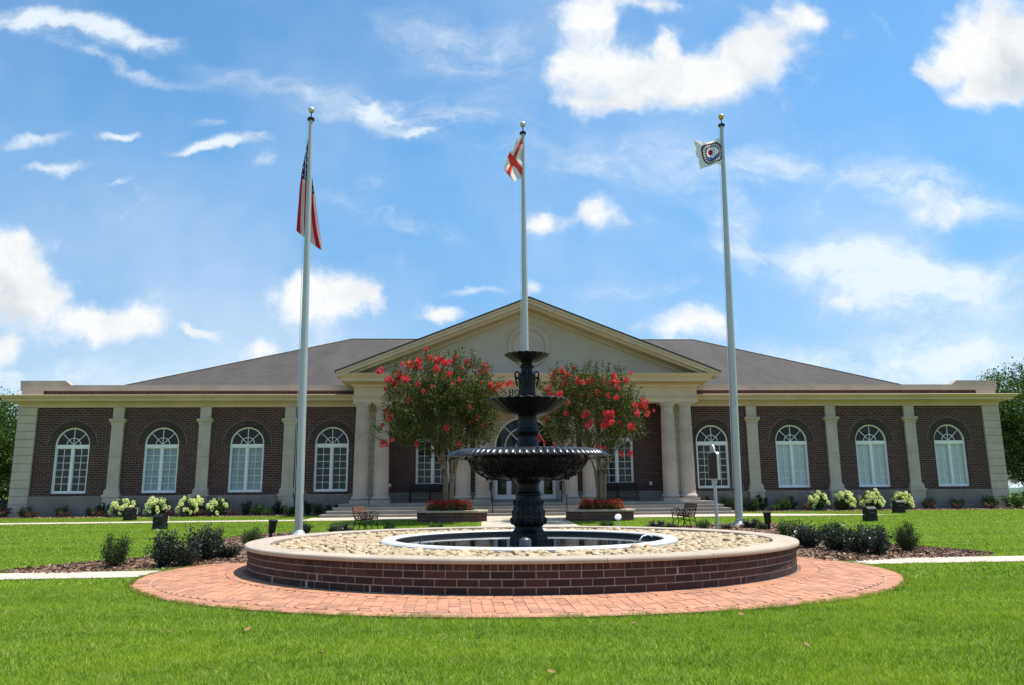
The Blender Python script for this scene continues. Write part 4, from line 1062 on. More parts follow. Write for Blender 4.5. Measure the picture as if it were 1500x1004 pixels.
# ------------------------------------------------------------------ river stones
m=MB(); n=128; vs=[(WC[0]+e.x,WC[1]+e.y,.415) for e in (ellp(WRX,WRY,2*PI*k/n,-.30) for k in range(n))]+[(FC.x+(PRo-.02)*cos(2*PI*k/n),FC.y+(PRo-.02)*sin(2*PI*k/n),.415) for k in range(n)]
m.add(vs,[(k,(k+1)%n,(k+1)%n+n,k+n) for k in range(n)]); o=structure('stone_bed',m,'sand')
def stone_proto(seed):
    rs=np.random.RandomState(seed); bm=bmesh.new(); bmesh.ops.create_icosphere(bm,subdivisions=2,radius=1)
    k=rs.normal(0,1,(5,3)); k/=np.linalg.norm(k,axis=1)[:,None]; am=rs.uniform(-.18,.12,5); sc=(1,rs.uniform(.62,.85),rs.uniform(.42,.62))
    for v in bm.verts:
        d=np.array(v.co); f=1+sum(a*max(0,d@q)**2 for a,q in zip(am,k)); v.co=Vector(d*f*np.array(sc))
    me=bpy.data.meshes.new('river_stone'); bm.to_mesh(me); bm.free(); me.shade_smooth(); me.materials.append(MT['rstone']); return me
SP=[stone_proto(k) for k in range(8)]
pts=[]
while len(pts)<4400:
    a=R.uniform(0,2*PI); t=math.sqrt(R.uniform(0,1))
    x=WC[0]+5.3*R.uniform(-1,1); y=WC[1]+4.8*R.uniform(-1,1)
    if ell(x,y,WC,WRX-.45,WRY-.45)>1 or (x-FC.x)**2+(y-FC.y)**2<(PRo+.05)**2: continue
    s=.042+.048*R.random()**1.8+(.05 if R.random()<.03 else 0)
    lay=R.random()
    pts.append((x,y,.425+.035*lay+.02*(1-abs(ell(x,y,WC,WRX,WRY)-.55)*2),s))
pts.sort(key=lambda p:p[1]+abs(p[0])*.12)
near=pts[:280]; rest=pts[280:]
for i,(x,y,z,s) in enumerate(near):
    o=link('river_stone',SP[i%8],None,(x,y,z),(R.uniform(-.4,.4),R.uniform(-.4,.4),R.uniform(0,6.28)),s)
    tag(o,'smooth tan river stone on the near side of the bed between coping and pool','stone','river stones in front of the pool')
Vs=[];Fs=[];base_=0
protoV=[np.array([v.co for v in p.vertices]) for p in SP]; protoF=[np.array([f.vertices for f in p.polygons]) for p in SP]
from mathutils import Euler
for i,(x,y,z,s) in enumerate(rest):
    k=i%8; Rm=np.array(Euler((R.uniform(-.4,.4),R.uniform(-.4,.4),R.uniform(0,6.28))).to_matrix())
    Vs.append(protoV[k]@Rm.T*s+np.array([x,y,z])); Fs.append(protoF[k]+base_); base_+=len(protoV[k])
o=link('river_gravel',npmesh('river_gravel',np.concatenate(Vs),np.concatenate(Fs),'rstone',True)); tag(o,'tan and cream river stones filling the bed around the pool','gravel',kind='stuff')

# ------------------------------------------------------------------ flagpoles and flags
def flagpole(x,y,top,label,ball,rb,xtop=None):
    z0=gz(x,y); h=top-z0; t=thing('flagpole',label,'flagpole',(x,y,z0),0,'flagpoles behind the fountain')
    m=MB(); m.lathe([(rb,-.1),(rb,h*.35),(rb*.86,h*.6),(rb*.55,h-.25)],24); m.build('pole','pole',t,smooth=rad(40))
    m=MB(); m.lathe([(rb*2.2,-.02),(rb*2.2,.03),(rb*1.6,.07),(rb*1.15,.16),(rb*1.02,.18)],24); m.build('base_collar','pole',t,smooth=rad(40))
    m=MB(); m.lathe([(rb*.9,h-.25),(rb*.95,h-.17),(rb*.5,h-.15),(.02,h-.14),(.02,h+.02)],16); m.box(-.115,.115,-.03,.03,h-.235,h-.18); m.build('truck','black',t,smooth=rad(40))
    m=MB(); m.sphere((0,0,h+.14),.112,20,12); m.build('ball_finial',ball,t,smooth=True)
    m=MB()
    for k in range(25):
        pass
    m.tube([(-rb-.035,-.02,1.25),(-rb*.9-.04,-.02,h*.5),(-rb*.9-.02,-.02,h-.2)],.008,6)
    m.build('halyard','white',t)
    for s in (-1,1):
        m=MB(); m.box(*sorted((s*rb*.9,s*(rb+.05))),-.02,.02,1.22,1.28); m.tube([(s*(rb+.05),0,1.12),(s*(rb+.07),0,1.25),(s*(rb+.05),0,1.38)],.014,8); m.tube([(s*(rb+.06),.02,1.10),(s*(rb+.10),.03,1.22),(s*(rb+.07),.0,1.36),(s*(rb+.03),-.03,1.25),(s*(rb+.06),.02,1.10)],.010,6)
        m.build('cleat','steel',t)
    if xtop is not None: t.rotation_euler=(0,math.atan2(xtop-x,h),0)
    return t
YL,YC,YR=24.5,26.0,27.2
xl,xlt=at(437.5,780,YL).x,at(456,165,YL).x; xc=.5*(at(769,520,YC).x+at(766.5,190,YC).x); xr,xrt=at(1083,766,YR).x,at(1056.5,175,YR).x
flagpole(xl,YL,at(456,163,YL).z-.1,'tall aluminium flagpole left of the fountain with silver ball top','silver',.125,xlt)
flagpole(xc,YC,at(766.5,184,YC).z-.1,'tall aluminium flagpole directly behind the fountain','silver',.118)
flagpole(xr,YR,at(1056,173,YR).z-.1,'tall aluminium flagpole right of the fountain with gold ball top','gold',.130,xrt)
def clothmat(name,fn):
    m,t,b=newmat(name); uv=t.sep(t.coord('UV')); col=fn(t,uv[0],uv[1]); t.l.new(col,b.inputs['Base Color']); b.inputs['Roughness'].default_value=.75
    tr=t.n.new('ShaderNodeBsdfTranslucent'); t.l.new(col,tr.inputs[0]); ms=t.n.new('ShaderNodeMixShader'); ms.inputs[0].default_value=.5
    t.l.new(b.outputs[0],ms.inputs[1]); t.l.new(tr.outputs[0],ms.inputs[2]); t.l.new(ms.outputs[0],t.n['Material Output'].inputs[0]); return m
def us(t,u,v):
    st=t.m('FLOOR',t.m('MULTIPLY',v,13)); odd=t.m('MODULO',st,2)
    col=t.mix(odd,(.52,.012,.03),(.66,.58,.56))
    can=t.m('MULTIPLY',t.m('LESS_THAN',u,.36),t.m('LESS_THAN',v,7/13))
    fx=t.m('SUBTRACT',t.m('FRACT',t.m('MULTIPLY',u,6/.36)),.5); fy=t.m('SUBTRACT',t.m('FRACT',t.m('MULTIPLY',v,5*13/7)),.5)
    star=t.m('LESS_THAN',t.m('ADD',t.m('MULTIPLY',fx,fx),t.m('MULTIPLY',fy,fy)),.018)
    return t.mix(can,col,t.mix(star,(.012,.018,.07),(.7,.7,.72)))
def ala(t,u,v):
    d1=t.m('ABSOLUTE',t.m('SUBTRACT',u,v)); d2=t.m('ABSOLUTE',t.m('SUBTRACT',t.m('ADD',u,v),1.0))
    return t.mix(t.m('LESS_THAN',t.m('MINIMUM',d1,d2),.125),(.86,.85,.82),(.80,.055,.03))
def city(t,u,v):
    x=t.m('DIVIDE',t.m('SUBTRACT',u,.42),.40); y=t.m('DIVIDE',t.m('SUBTRACT',v,.50),.41)
    pw=lambda a,e:t.m('POWER',t.m('ABSOLUTE',a),e)
    f=t.m('ADD',pw(x,2.6),pw(y,2.6)); ang=t.m('ARCTAN2',x,y)
    ins=lambda k:t.m('LESS_THAN',f,k)
    dash=t.m('GREATER_THAN',t.m('FRACT',t.m('MULTIPLY',ang,4.4)),.55)
    band=t.mix(dash,(.8,.78,.76),(.05,.02,.05))
    low=t.m('GREATER_THAN',t.m('ADD',y,t.m('MULTIPLY',t.m('ABSOLUTE',x),.55)),.42)
    inner=t.mix(low,(.78,.78,.8),(.10,.14,.42))
    blob=t.m('LESS_THAN',t.m('ADD',pw(t.m('SUBTRACT',x,.22),2),pw(t.m('ADD',y,.10),2)),.05)
    inner=t.mix(blob,inner,(.42,.02,.04))
    col=t.mix(ins(1.0),(.80,.79,.75),(.07,.012,.03)); col=t.mix(ins(.70),col,band); col=t.mix(ins(.36),col,(.07,.012,.03)); col=t.mix(ins(.24),col,inner)
    return col
def flag(name,label,grid,Y,dep,matr,sag=.0,nu=60,nv=40,wr=.03,seed=1):
    G=np.array(grid,float); ns,ntt=G.shape[:2]; D=np.array(dep,float)
    pts=np.array([[list(at(G[i,j,0],G[i,j,1],Y+D[i,j])) for j in range(ntt)] for i in range(ns)])
    def cr(P,x):
        n=len(P); k=min(int(x),n-2); f=x-k; g=lambda i:P[min(max(i,0),n-1)] if 0<=i<n else (2*P[0]-P[1] if i<0 else 2*P[-1]-P[-2])
        p0,p1,p2,p3=g(k-1),g(k),g(k+1),g(k+2); return .5*((2*p1)+(p2-p0)*f+(2*p0-5*p1+4*p2-p3)*f*f+(3*p1-p0-3*p2+p3)*f**3)
    me=bpy.data.meshes.new(name); bm=bmesh.new(); uvl=bm.loops.layers.uv.new('UVMap'); V=[]
    for i in range(nu+1):
        col=[cr(pts[:,j],i/nu*(ns-1)) for j in range(ntt)]; col=np.array(col)
        for j in range(nv+1):
            p=cr(col,j/nv*(ntt-1)); a=i/nu
            p=p+np.array([0,wr*a**.5*sin(9*j/nv+5*a+seed)+wr*.6*sin(17*j/nv*(1-.3*a)+seed*2),wr*.3*sin(11*a+seed)])
            V.append(bm.verts.new(p))
    for i in range(nu):
        for j in range(nv):
            q=[(i,j),(i+1,j),(i+1,j+1),(i,j+1)]; f=bm.faces.new([V[a*(nv+1)+b] for a,b in q]); f.smooth=True
            for l,(a,b) in zip(f.loops,q): l[uvl].uv=(a/nu,b/nv)
    bm.to_mesh(me); bm.free(); me.materials.append(matr); o=link(name,me); return tag(o,label,'flag',None)
flag('flag','limp red white and blue striped flag with navy starred corner hanging from its pole',
 [[(454,188),(453,205),(454,225),(453.5,240),(454,252),(454,262)],[(441,255),(449,262),(458,280),(459,272),(452,262),(445,266)],[(437,303),(448,316),(463,330),(465,322),(452,308),(444,310)],[(434,338),(450,351),(471,366),(469,350),(455,345),(441,341)]],YL,
 [[.0,.02,.02,.0,.02,.04],[.12,.22,.12,.25,.34,.40],[.16,.26,.14,.30,.42,.48],[.18,.28,.12,.32,.46,.52]],clothmat('striped_flag_cloth',us),wr=.04)
flag('flag','white flag with a red diagonal cross drooping from the middle pole',
 [[(767.5,198),(767.5,216),(768,238),(768,259)],[(760,203),(757,222),(757,242),(760,262)],[(752,214),(748,232),(746,250),(753,266)],[(745,226),(740,238),(738,248),(748,262)]],YC,
 [[0,0,0,0],[-.12,-.2,-.15,-.1],[.12,-.05,.12,.1],[-.05,.2,-.1,.05]],clothmat('saltire_flag_cloth',ala),seed=3,wr=.05)
flag('flag','white flag bearing a dark red and blue emblem flying left of its pole',
 [[(1056,200),(1057.5,214),(1059,229),(1060,243)],[(1043,207),(1046,217),(1048,230),(1049,240)],[(1029,208),(1033,220),(1036,234),(1038,245)],[(1016,205),(1018,218),(1022,234),(1026,248)]],YR,
 [[0,0,0,0],[-.22,-.12,-.2,-.25],[.2,.12,.1,-.02],[.05,.12,.1,.05]],clothmat('emblem_flag_cloth',city),seed=5,wr=.03)

# ------------------------------------------------------------------ planters
def planter(px0,px1,py,mir,label):
    a=gp(px0,py); b=gp(px1,py); Yp=30.2; x0=at(px0,py,Yp).x; x1=at(px1,py,Yp).x
    L=x1-x0; W=1.7; c=Vector(((x0+x1)/2,Yp+W/2,0)); z=gz(c.x,c.y-.5)
    t=thing('planter',label,'planter',(c.x,c.y,z),YAW,'brick planters under the crape myrtles')
    ch=.42; hx,hy=L/2,W/2
    def out(d): 
        X,Yy=hx+d,hy+d; q=ch
        return [(-X+q,-Yy),(X-q,-Yy),(X,-Yy+q),(X,Yy-q),(X-q,Yy),(-X+q,Yy),(-X,Yy-q),(-X,-Yy+q)]
    H=.36
    m=MB(); m.prism(out(-.012),'z',-.1,H); m.build('mortar_core','mortar',t)
    m=MB(); P=out(0); z0=.0; rr=random.Random(3)
    def course(za,zb,bl,off):
        for i in range(8):
            p=Vector(P[i]);q=Vector(P[(i+1)%8]); d=(q-p); Ln=d.length; d/=Ln; nn=Vector((d.y,-d.x)); s=-off
            while s<Ln:
                e=min(s+bl-.012,Ln-.0); s2=max(s,0)
                if e-s2>.02:
                    A=p+d*s2;Bq=p+d*e; j=rr.uniform(-.003,.002); m.prism([A+nn*j,Bq+nn*j,Bq-nn*.04,A-nn*.04],'z',za,zb)
                s+=bl
    course(-.09,.012,.30,0); course(.024,.126,.30,.15); course(.138,.24,.30,0); course(.252,.358,.105,.02)
    m.build('brick_face','planterbrick',t)
    m=MB(); O=out(.05); I=out(-.30); k=8; 
    vs=[(*p,H+.001) for p in O]+[(*p,H+.075) for p in O]+[(*p,H+.075) for p in I]+[(*p,H+.001) for p in I]
    m.add(vs,[(r*k+i,r*k+(i+1)%k,((r+1)%4)*k+(i+1)%k,((r+1)%4)*k+i) for r in range(4) for i in range(k)]); m.build('coping','cap',t,bevel=.012)
    m=MB(); m.v=[(*p,H+.02) for p in I]; m.f=[tuple(range(8))]; m.build('soil','soil',t)
    return t,c,z+H+.02,hx,hy
PLL=planter(608,712,770,1,'low octagonal brick planter with stone coping left of the fountain')
PLR=planter(833,931,767,-1,'low octagonal brick planter with stone coping right of the fountain')

# ------------------------------------------------------------------ garden benches
def garden_bench():
    t=thing('garden_bench','x','bench')
    L=1.25
    def frame(x):
        m=MB(); r=.017
        m.tube([(x,.26,.0),(x,.21,.20),(x,.17,.40),(x,.24,.62),(x,.30,.86)],r,8)
        m.tube([(x,-.28,.0),(x,-.22,.2),(x,-.26,.40)],r,8)
        m.tube([(x,-.26,.40),(x,-.05,.385),(x,.17,.40)],r,8)
        m.tube([(x,.20,.62),(x,.05,.645),(x,-.16,.65),(x,-.25,.62),(x,-.28,.55),(x,-.24,.49),(x,-.18,.50),(x,-.17,.56),(x,-.21,.59)],r*.9,8)
        m.tube([(x,-.26,.40),(x,-.22,.50)],r,8)
        for cy,cz,rr in ((-.02,.52,.085),(.11,.50,.06)):
            m.tube([(x,cy+rr*cos(2*PI*q/14),cz+rr*sin(2*PI*q/14)) for q in range(15)],.011,6,False)
        m.tube([(x,-.22,.2),(x,-.08,.26),(x,.08,.26),(x,.21,.2)],r*.8,8)
        f=m.build('end_frame' if abs(x)>.1 else 'middle_frame','black',t,smooth=True); return f
    for x in (-L/2+.02,0,L/2-.02): frame(x)
    for k in range(5):
        y=-.24+.093*k; m=MB(); m.box(-L/2,L/2,y,y+.078,.412+.006*abs(k-2.4),.438+.006*abs(k-2.4)); m.build('seat_slat','wood',t,bevel=.006)
    for k in range(3):
        z=.60+.088*k; y=.215+.026*k; m=MB(); m.prism([(y-.02,z),(y+.004,z-.008),(y+.028,z+.066),(y+.004,z+.074)],'x',-L/2,L/2); m.build('back_slat','wood',t,bevel=.005)
    return t
b1=garden_bench(); b1['label']='black iron garden bench with brown slats left of the fountain'; b1['group']='iron and wood garden benches'
p=at(535,776,26.3); b1.location=(p.x,26.3,gz(p.x,26.3)+.02); b1.rotation_euler=(0,0,rad(81)); b1.scale=(.92,)*3
p=at(1003,771,26.9); b2=copy_tree(b1,None,(p.x,26.9,gz(p.x,26.9)+.02),rad(-83)); b2['label']='black iron garden bench with brown slats near the historical marker'
# porch benches
def porch_bench():
    t=thing('porch_bench','x','bench'); L=1.95
    for x in (-L/2,0,L/2):
        m=MB(); m.tube([(x,.25,0),(x,.25,.42),(x,.33,.86)],.022,8); m.tube([(x,-.25,0),(x,-.25,.60),(x,-.2,.63),(x,.28,.63)],.022,8); m.tube([(x,-.25,.40),(x,.25,.40)],.02,8); m.build('leg_frame','black',t,smooth=True)
    m=MB()
    for k in range(5): m.box(-L/2,L/2,-.25+.1*k,-.17+.1*k,.415,.432)
    m.build('seat','black',t)
    m=MB(); m.box(-L/2-.02,L/2+.02,.30,.35,.74,.90); m.box(-L/2,L/2,.27,.29,.50,.55)
    for k in range(22): 
        x=-L/2+.04+k*(L-.08)/21; m.box(x-.008,x+.008,.275,.30,.5,.76)
    m.build('backrest','black',t)
    m=MB(); m.tube([(-L/2,.2,.14),(L/2,.2,.14)],.014,6); m.build('stretcher','black',t); return t
q1=porch_bench(); q1['label']='black metal bench on the porch left of the doors'; q1['group']='black porch benches'
w=B2W(-4.72,-.60,.862); q1.location=w; q1.rotation_euler=(0,0,YAW)
q2=copy_tree(q1,None,B2W(4.55,-.60,.862),YAW); q2['label']='black metal bench on the porch right of the doors'
# ------------------------------------------------------------------ handrails
def handrail(u,label):
    o=B2W(u,-4.05,gz(0,35)); t=thing('handrail',label,'handrail',o,YAW,'stair handrails at the entrance')
    zt=FZ-gz(0,35)
    m=MB(); m.tube([(0,0,-.05),(0,0,.93)],.024,8); m.build('post','black',t)
    m=MB(); m.tube([(0,1.9,zt),(0,1.9,zt+.95)],.024,8); m.build('post','black',t)
    m=MB(); m.tube([(0,-.12,.86),(0,0,.95),(0,1.3,zt+.95),(0,1.95,zt+.97),(0,2.1,zt+.9)],.026,8); m.tube([(0,0,.55),(0,1.2,zt+.5),(0,1.9,zt+.52)],.016,8); m.build('rail','black',t,smooth=True)
    m=MB(); m.box(-.11,-.03,1.84,1.92,zt+.55,zt+.95); m.build('push_plate','black',t); return t
handrail(-1.75,'black stair handrail left of the entrance doors'); handrail(1.58,'black stair handrail right of the entrance doors')

# ------------------------------------------------------------------ historical marker
p=at(1053,774,25.0); t=thing('historical_marker','bronze historical marker plaque on a pale post right of the fountain','sign',(p.x-.05,25.0,gz(p.x,25)),0)
m=MB(); m.tube([(0,0,-.1),(0,0,1.52)],.052,16); m.build('post','pole',t,smooth=rad(40))
m=MB(); m.tube([(0,0,1.50),(0,0,1.60)],.075,16); m.box(-.10,.10,-.03,.03,1.60,1.64); m.build('bracket','pole',t)
pl=MB(); out=[(-.42,1.63),(.42,1.63),(.42,2.42),(.33,2.47),(-.33,2.47),(-.42,2.42)]
pl.prism(out,'y',-.03,.03); pq=pl.build('plaque','bronze',t,bevel=.008); 
pm=MB(); O=[(-.44,1.61),(.44,1.61),(.44,2.43),(.34,2.49),(-.34,2.49),(-.44,2.43)]; ring_prism(pm,O,[(x*.965,1.65+(z-1.61)*.93+.0) for x,z in O],-.04,.04); fr=pm.build('plaque_border','silver',t)
cm=MB(); cm.prism([(-.18,2.491),(.18,2.491),(.15,2.60),(.08,2.70),(0,2.74),(-.08,2.70),(-.15,2.60)],'y',-.03,.03); cr=cm.build('crest','silver',t,bevel=.012)
for o in (pq,fr,cr): o.rotation_euler=(0,0,rad(-80)); o.scale=(.8,1,1)

# ------------------------------------------------------------------ lights on the lawn
def flood(px,py,Y,label,matr,tilt=0):
    p=at(px,py,Y); t=thing('floodlight',label,'floodlight',(p.x,Y,gz(p.x,Y)),0,'stake floodlights in the beds')
    m=MB(); m.lathe([(.05,-.05),(.05,.16),(.035,.18),(.035,.24)],12); m.build('stake',matr,t,smooth=rad(40))
    m=MB(); m.lathe([(.05,.20),(.095,.24),(.105,.30),(.115,.52),(.135,.56),(.135,.585),(.118,.585)],20); h=m.build('lamp_head',matr,t,smooth=rad(40)); h.rotation_euler=(rad(6),rad(tilt),0)
    m=MB(); m.lathe([(.112,.560),(.06,.575),(.005,.58)],20,cap=False); g=m.build('lens','chrome',h,smooth=True); return t
flood(396,791,23.0,'black stake floodlight beside the left flagpole','black',8); flood(1127,779,25.2,'black stake floodlight beside the right flagpole','black',-6)
p=at(906,765,26.5); t=thing('floodlight','white round floodlight in front of the right planter','floodlight',(p.x,26.5,gz(p.x,26.5)),0,'stake floodlights in the beds')
m=MB(); m.tube([(0,0,-.05),(0,0,.22)],.03,10); m.build('stake','white',t)
m=MB(); m.lathe([(.04,-.10),(.085,-.07),(.112,.02),(.116,.05),(.10,.055),(.02,.06)],20); h=m.build('lamp_head','white',t,smooth=rad(40)); h.location=(0,0,.36); h.rotation_euler=(rad(58),0,rad(-20))
def lightbox(px,py,label,rz,s=1):
    p=gp(px,py); t=thing('wall_washer',label,'floodlight',p,rz,'black floodlight boxes on the lawn')
    m=MB(); m.box(-.29,.29,-.20,.20,-.05,.30); m.build('housing','black',t,bevel=.03)
    m=MB(); m.prism([(-.24,.31),(.20,.31),(.24,.62),(-.10,.72),(-.25,.60)],'x',-.25,.25); m.build('lamp_head','black',t,bevel=.03)
    m=MB(); m.box(-.22,.22,.20,.29,.34,.60); m.build('lens','chrome',t)
    m=MB(); m.box(-.12,.10,-.262,-.235,.40,.43); m.build('latch','steel',t,bevel=.004)
    t.scale=(s,)*3; return t
lightbox(234,776,'black floodlight box in the middle of the left lawn',rad(-18),.74); lightbox(190,763,'black floodlight box in front of the left cream hydrangea',rad(-12),.78)
lightbox(1275,764,'black floodlight box in the middle of the right lawn',rad(10),.76); lightbox(1317,752,'black floodlight box in front of the rightmost cream hydrangea',rad(8),.80)

# ------------------------------------------------------------------ parked cars far behind
def car(label,loc,rz,paint):
    t=thing('parked_car',label,'car',loc,rz)
    m=MB(); prof=[(-2.2,.35),(2.2,.35),(2.25,.6),(2.15,.82),(1.15,.95),(.55,1.42),(-.95,1.46),(-1.75,1.02),(-2.2,.95)]
    m.prism(prof,'y',-.85,.85); m.build('body',paint,t,bevel=.09,smooth=rad(40))
    for s in (-1,1):
        m=MB(); m.prism([(.95,.98),(.48,1.36),(-.85,1.39),(-1.45,1.02)],'y',*sorted((s*.853,s*.862))); m.build('window','carglass',t)
    m=MB(); m.add([(1.19,-.72,1.0),(1.19,.72,1.0),(.62,.66,1.42),(.62,-.66,1.42)],[(0,1,2,3)]); m.build('windscreen','carglass',t)
    for x in (-1.4,1.4):
        for s in (-1,1):
            m=MB(); m.lathe([(.2,-.1),(.32,-.1),(.33,-.06),(.33,.06),(.32,.1),(.2,.1)],20); w=m.build('wheel','tyre',t,smooth=rad(40)); w.location=(x,s*.78,.33); w.rotation_euler=(PI/2,0,0)
            m=MB(); m.lathe([(.02,-.105),(.19,-.1),(.2,.0),(.19,.1),(.02,.105)],16); m.build('rim','steel',w,smooth=rad(40))
    for s in (-1,1):
        m=MB(); m.box(2.2,2.262,*sorted((s*.45,s*.78)),.62,.76); m.build('headlight','chrome',t,bevel=.02)
    return t
p=at(2,741,52); car('dark blue car parked under trees beyond the left corner of the building',(p.x-1.6,52,.12),rad(8),'carpaint')
p=at(1497,722,75); car('white car far away behind the right tree',(p.x+1.2,75,.3),rad(0),'carwhite')

# ------------------------------------------------------------------ crape myrtles
def flower_proto(seed):
    rs=np.random.RandomState(seed); n=75
    d=rs.normal(0,1,(n,3)); d/=np.linalg.norm(d,axis=1)[:,None]; r=rs.uniform(.25,1,(n,1))**.6
    C=d*r*np.array([.105,.105,.15]); V,F=leaves(C,d+np.array([0,0,.3]),rs.uniform(.045,.085,n),.9,rs); return npmesh('flower_cluster',V,F,'petal')
FP=[flower_proto(k) for k in range(5)]
def myrtle(base,label,crown_c,crown_r,Yt,clusters,seed,stems,nleaf):
    rs=np.random.RandomState(seed); rr=random.Random(seed)
    t=thing('crape_myrtle',label,'tree',base,0,'crape myrtles in front of the portico')
    B=np.array(base); cc=np.array(crown_c)-B; cr=np.array(crown_r)
    wood=MB(); tips=[]
    def inside(p,k=1): return np.sum(((p-cc)/(cr*k))**2)<1
    def grow(p,d,L,r,depth):
        pts=[Vector(p)];rad_=[r]; q=np.array(p,float); dd=np.array(d,float); n=5
        for i in range(n):
            dd=dd+rs.normal(0,.10,3)+np.array([0,0,.05]); dd/=np.linalg.norm(dd); q=q+dd*L/n; pts.append(Vector(q)); rad_.append(r*(1-.38*(i+1)/n))
        wood.tube(pts,rad_,7 if r>.02 else 5)
        if depth==0 or r<.008: tips.append((q,dd)); return
        if depth<=2: tips.append((q,dd))
        for k in range(3 if depth>1 else 3):
            nd=dd+rs.normal(0,.42,3); out=(q-np.array([0,0,cc[2]-cr[2]]))*np.array([1,1,.35]); out/=np.linalg.norm(out)+1e-6
            nd=nd+out*.30; nd/=np.linalg.norm(nd); l=L*rr.uniform(.62,.85)
            if inside(q+nd*l,1.0) : grow(q,nd,l,r*.60,depth-1)
            else: grow(q,nd*.9,l*.45,r*.5,0)
    for k in range(stems):
        a=2*PI*k/stems+rr.uniform(-.3,.3); sp=.085 if stems>2 else .07
        p=np.array([sp*cos(a),sp*sin(a),-.05]); hgt=1.35+.2*rr.random()
        # stems run close together, then flare out
        mid=np.array([.19*cos(a),.19*sin(a),hgt]); r0=.085
        wood.tube([Vector(p),Vector(p*.5+mid*.5+rs.normal(0,.012,3)),Vector(mid)],[r0*1.15,r0*.9,r0*.82],9)
        for j in range(2):
            aa=a+(j-.5)*.8; el=rr.uniform(1.0,1.34); d=np.array([cos(aa)*cos(el),sin(aa)*cos(el),sin(el)])
            grow(mid,d,1.15,r0*.58,4)
    wood.build('trunk','trunk',t,smooth=True)
    # foliage: sprays round twig tips plus leaf sprays filling an uneven crown
    lob=rs.normal(0,1,(26,3)); lob/=np.linalg.norm(lob,axis=1)[:,None]; la=rs.uniform(-.2,.24,26)
    def bound(d): 
        return (np.abs(d)**2.9).sum(1)**(-1/2.9)*.97+np.sum(la[None,:]*np.clip(d@lob.T,0,1)**7,axis=1)
    C=[];N=[];Sz=[]
    nt=len(tips); ids=rs.randint(0,nt,nleaf//38)
    for i in ids:
        q,dd=tips[i]; n=38; o=rs.normal(0,.17,(n,3)); C.append(q+o); N.append(np.tile(dd,(n,1))+o*2)
    ns=nleaf//55
    d=rs.normal(0,1,(ns,3)); d/=np.linalg.norm(d,axis=1)[:,None]; rr2=rs.uniform(.16,1,ns)**.42
    ctr=cc+d*cr*(rr2*bound(d))[:,None]
    # vase shape: cut away the underside near the rim
    low=cc[2]-cr[2]; hr=np.hypot(ctr[:,0]-cc[0],ctr[:,1]-cc[1])/cr[0]
    keep=ctr[:,2]>low+.25+cr[2]*.34*np.clip(hr,0,1)**1.4
    keep&=(np.sin(3.3*ctr[:,0]+seed)*np.sin(3.0*ctr[:,1]+1)*np.sin(3.6*ctr[:,2]+2))>-.30
    for q,dv in zip(ctr[keep],d[keep]):
        n=46; ax=dv*.5+np.array([0,0,.8])+rs.normal(0,.25,3); ax/=np.linalg.norm(ax); s=rs.uniform(-.22,.22,(n,1))
        C.append(q+ax*s+rs.normal(0,.065,(n,3))); N.append(np.tile(ax,(n,1))+rs.normal(0,.5,(n,3)))
    # shoots standing out of the outline
    for _ in range(70):
        dv=rs.normal(0,1,3); dv[2]=abs(dv[2])*.8+.1; dv/=np.linalg.norm(dv); q=cc+dv*cr*1.0; ax=dv*.7+np.array([0,0,.7]); ax/=np.linalg.norm(ax)
        n=34; s=rs.uniform(-.25,.36,(n,1)); C.append(q+ax*s+rs.normal(0,.035,(n,3))); N.append(np.tile(ax,(n,1)))
    C=np.concatenate(C);N=np.concatenate(N); V,F=leaves(C,N,rs.uniform(.06,.10,len(C)),.52,rs)
    link('crown',npmesh('crown',V,F,'myrtle'),t)
    for i,(u,v,s) in enumerate(clusters):
        # put the cluster on the near or upper surface of the crown where that line of sight meets it
        O=np.array([0,0,HC])-B; r_=np.array(ray(u,v)); r_=r_/np.linalg.norm(r_); k=cr*1.0
        o2=(O-cc)/k; d2=r_/k; a=d2@d2; b=2*o2@d2; c=o2@o2-1; disc=b*b-4*a*c
        if disc>0: tt=(-b-math.sqrt(disc))/(2*a)
        else: tt=-b/(2*a)
        p=O+r_*tt; f=link('flower_cluster',FP[i%5],t,tuple(p),(rr.uniform(-.5,.5),rr.uniform(-.5,.5),rr.uniform(0,6)),s*1.12*rr.uniform(.85,1.2))
        for e in range(2 if s>.95 else 1 if rr.random()<.6 else 0):
            link('flower_cluster',FP[(i+e+1)%5],t,tuple(p+rs.normal(0,.17,3)),(rr.uniform(-.6,.6),rr.uniform(-.6,.6),rr.uniform(0,6)),s*rr.uniform(.6,.95))
    return t
Y1=PLL[1].y; Y2=PLR[1].y
cl1=[(557,543,.9),(570,558,1),(585,548,1.1),(600,535,1.2),(612,533,1.2),(627,525,1.2),(640,528,1.2),(650,532,1.1),(668,524,1.1),(683,531,1),(705,545,.9),(712,541,1.1),(720,566,1),(733,565,1),(744,562,.75),(565,570,.9),(575,563,1),(594,556,1.1),
 (612,563,.8),(655,550,1),(660,547,.9),(566,605,1.1),(570,612,.8),(561,623,.6),(560,650,1),(687,598,.9),(654,627,.9),(610,650,.7),(700,612,.7),(706,622,.7),(745,600,.6),(620,574,.7),(725,574,.9),(640,540,.9),(705,560,.6),(673,650,.6),(600,585,.6)]
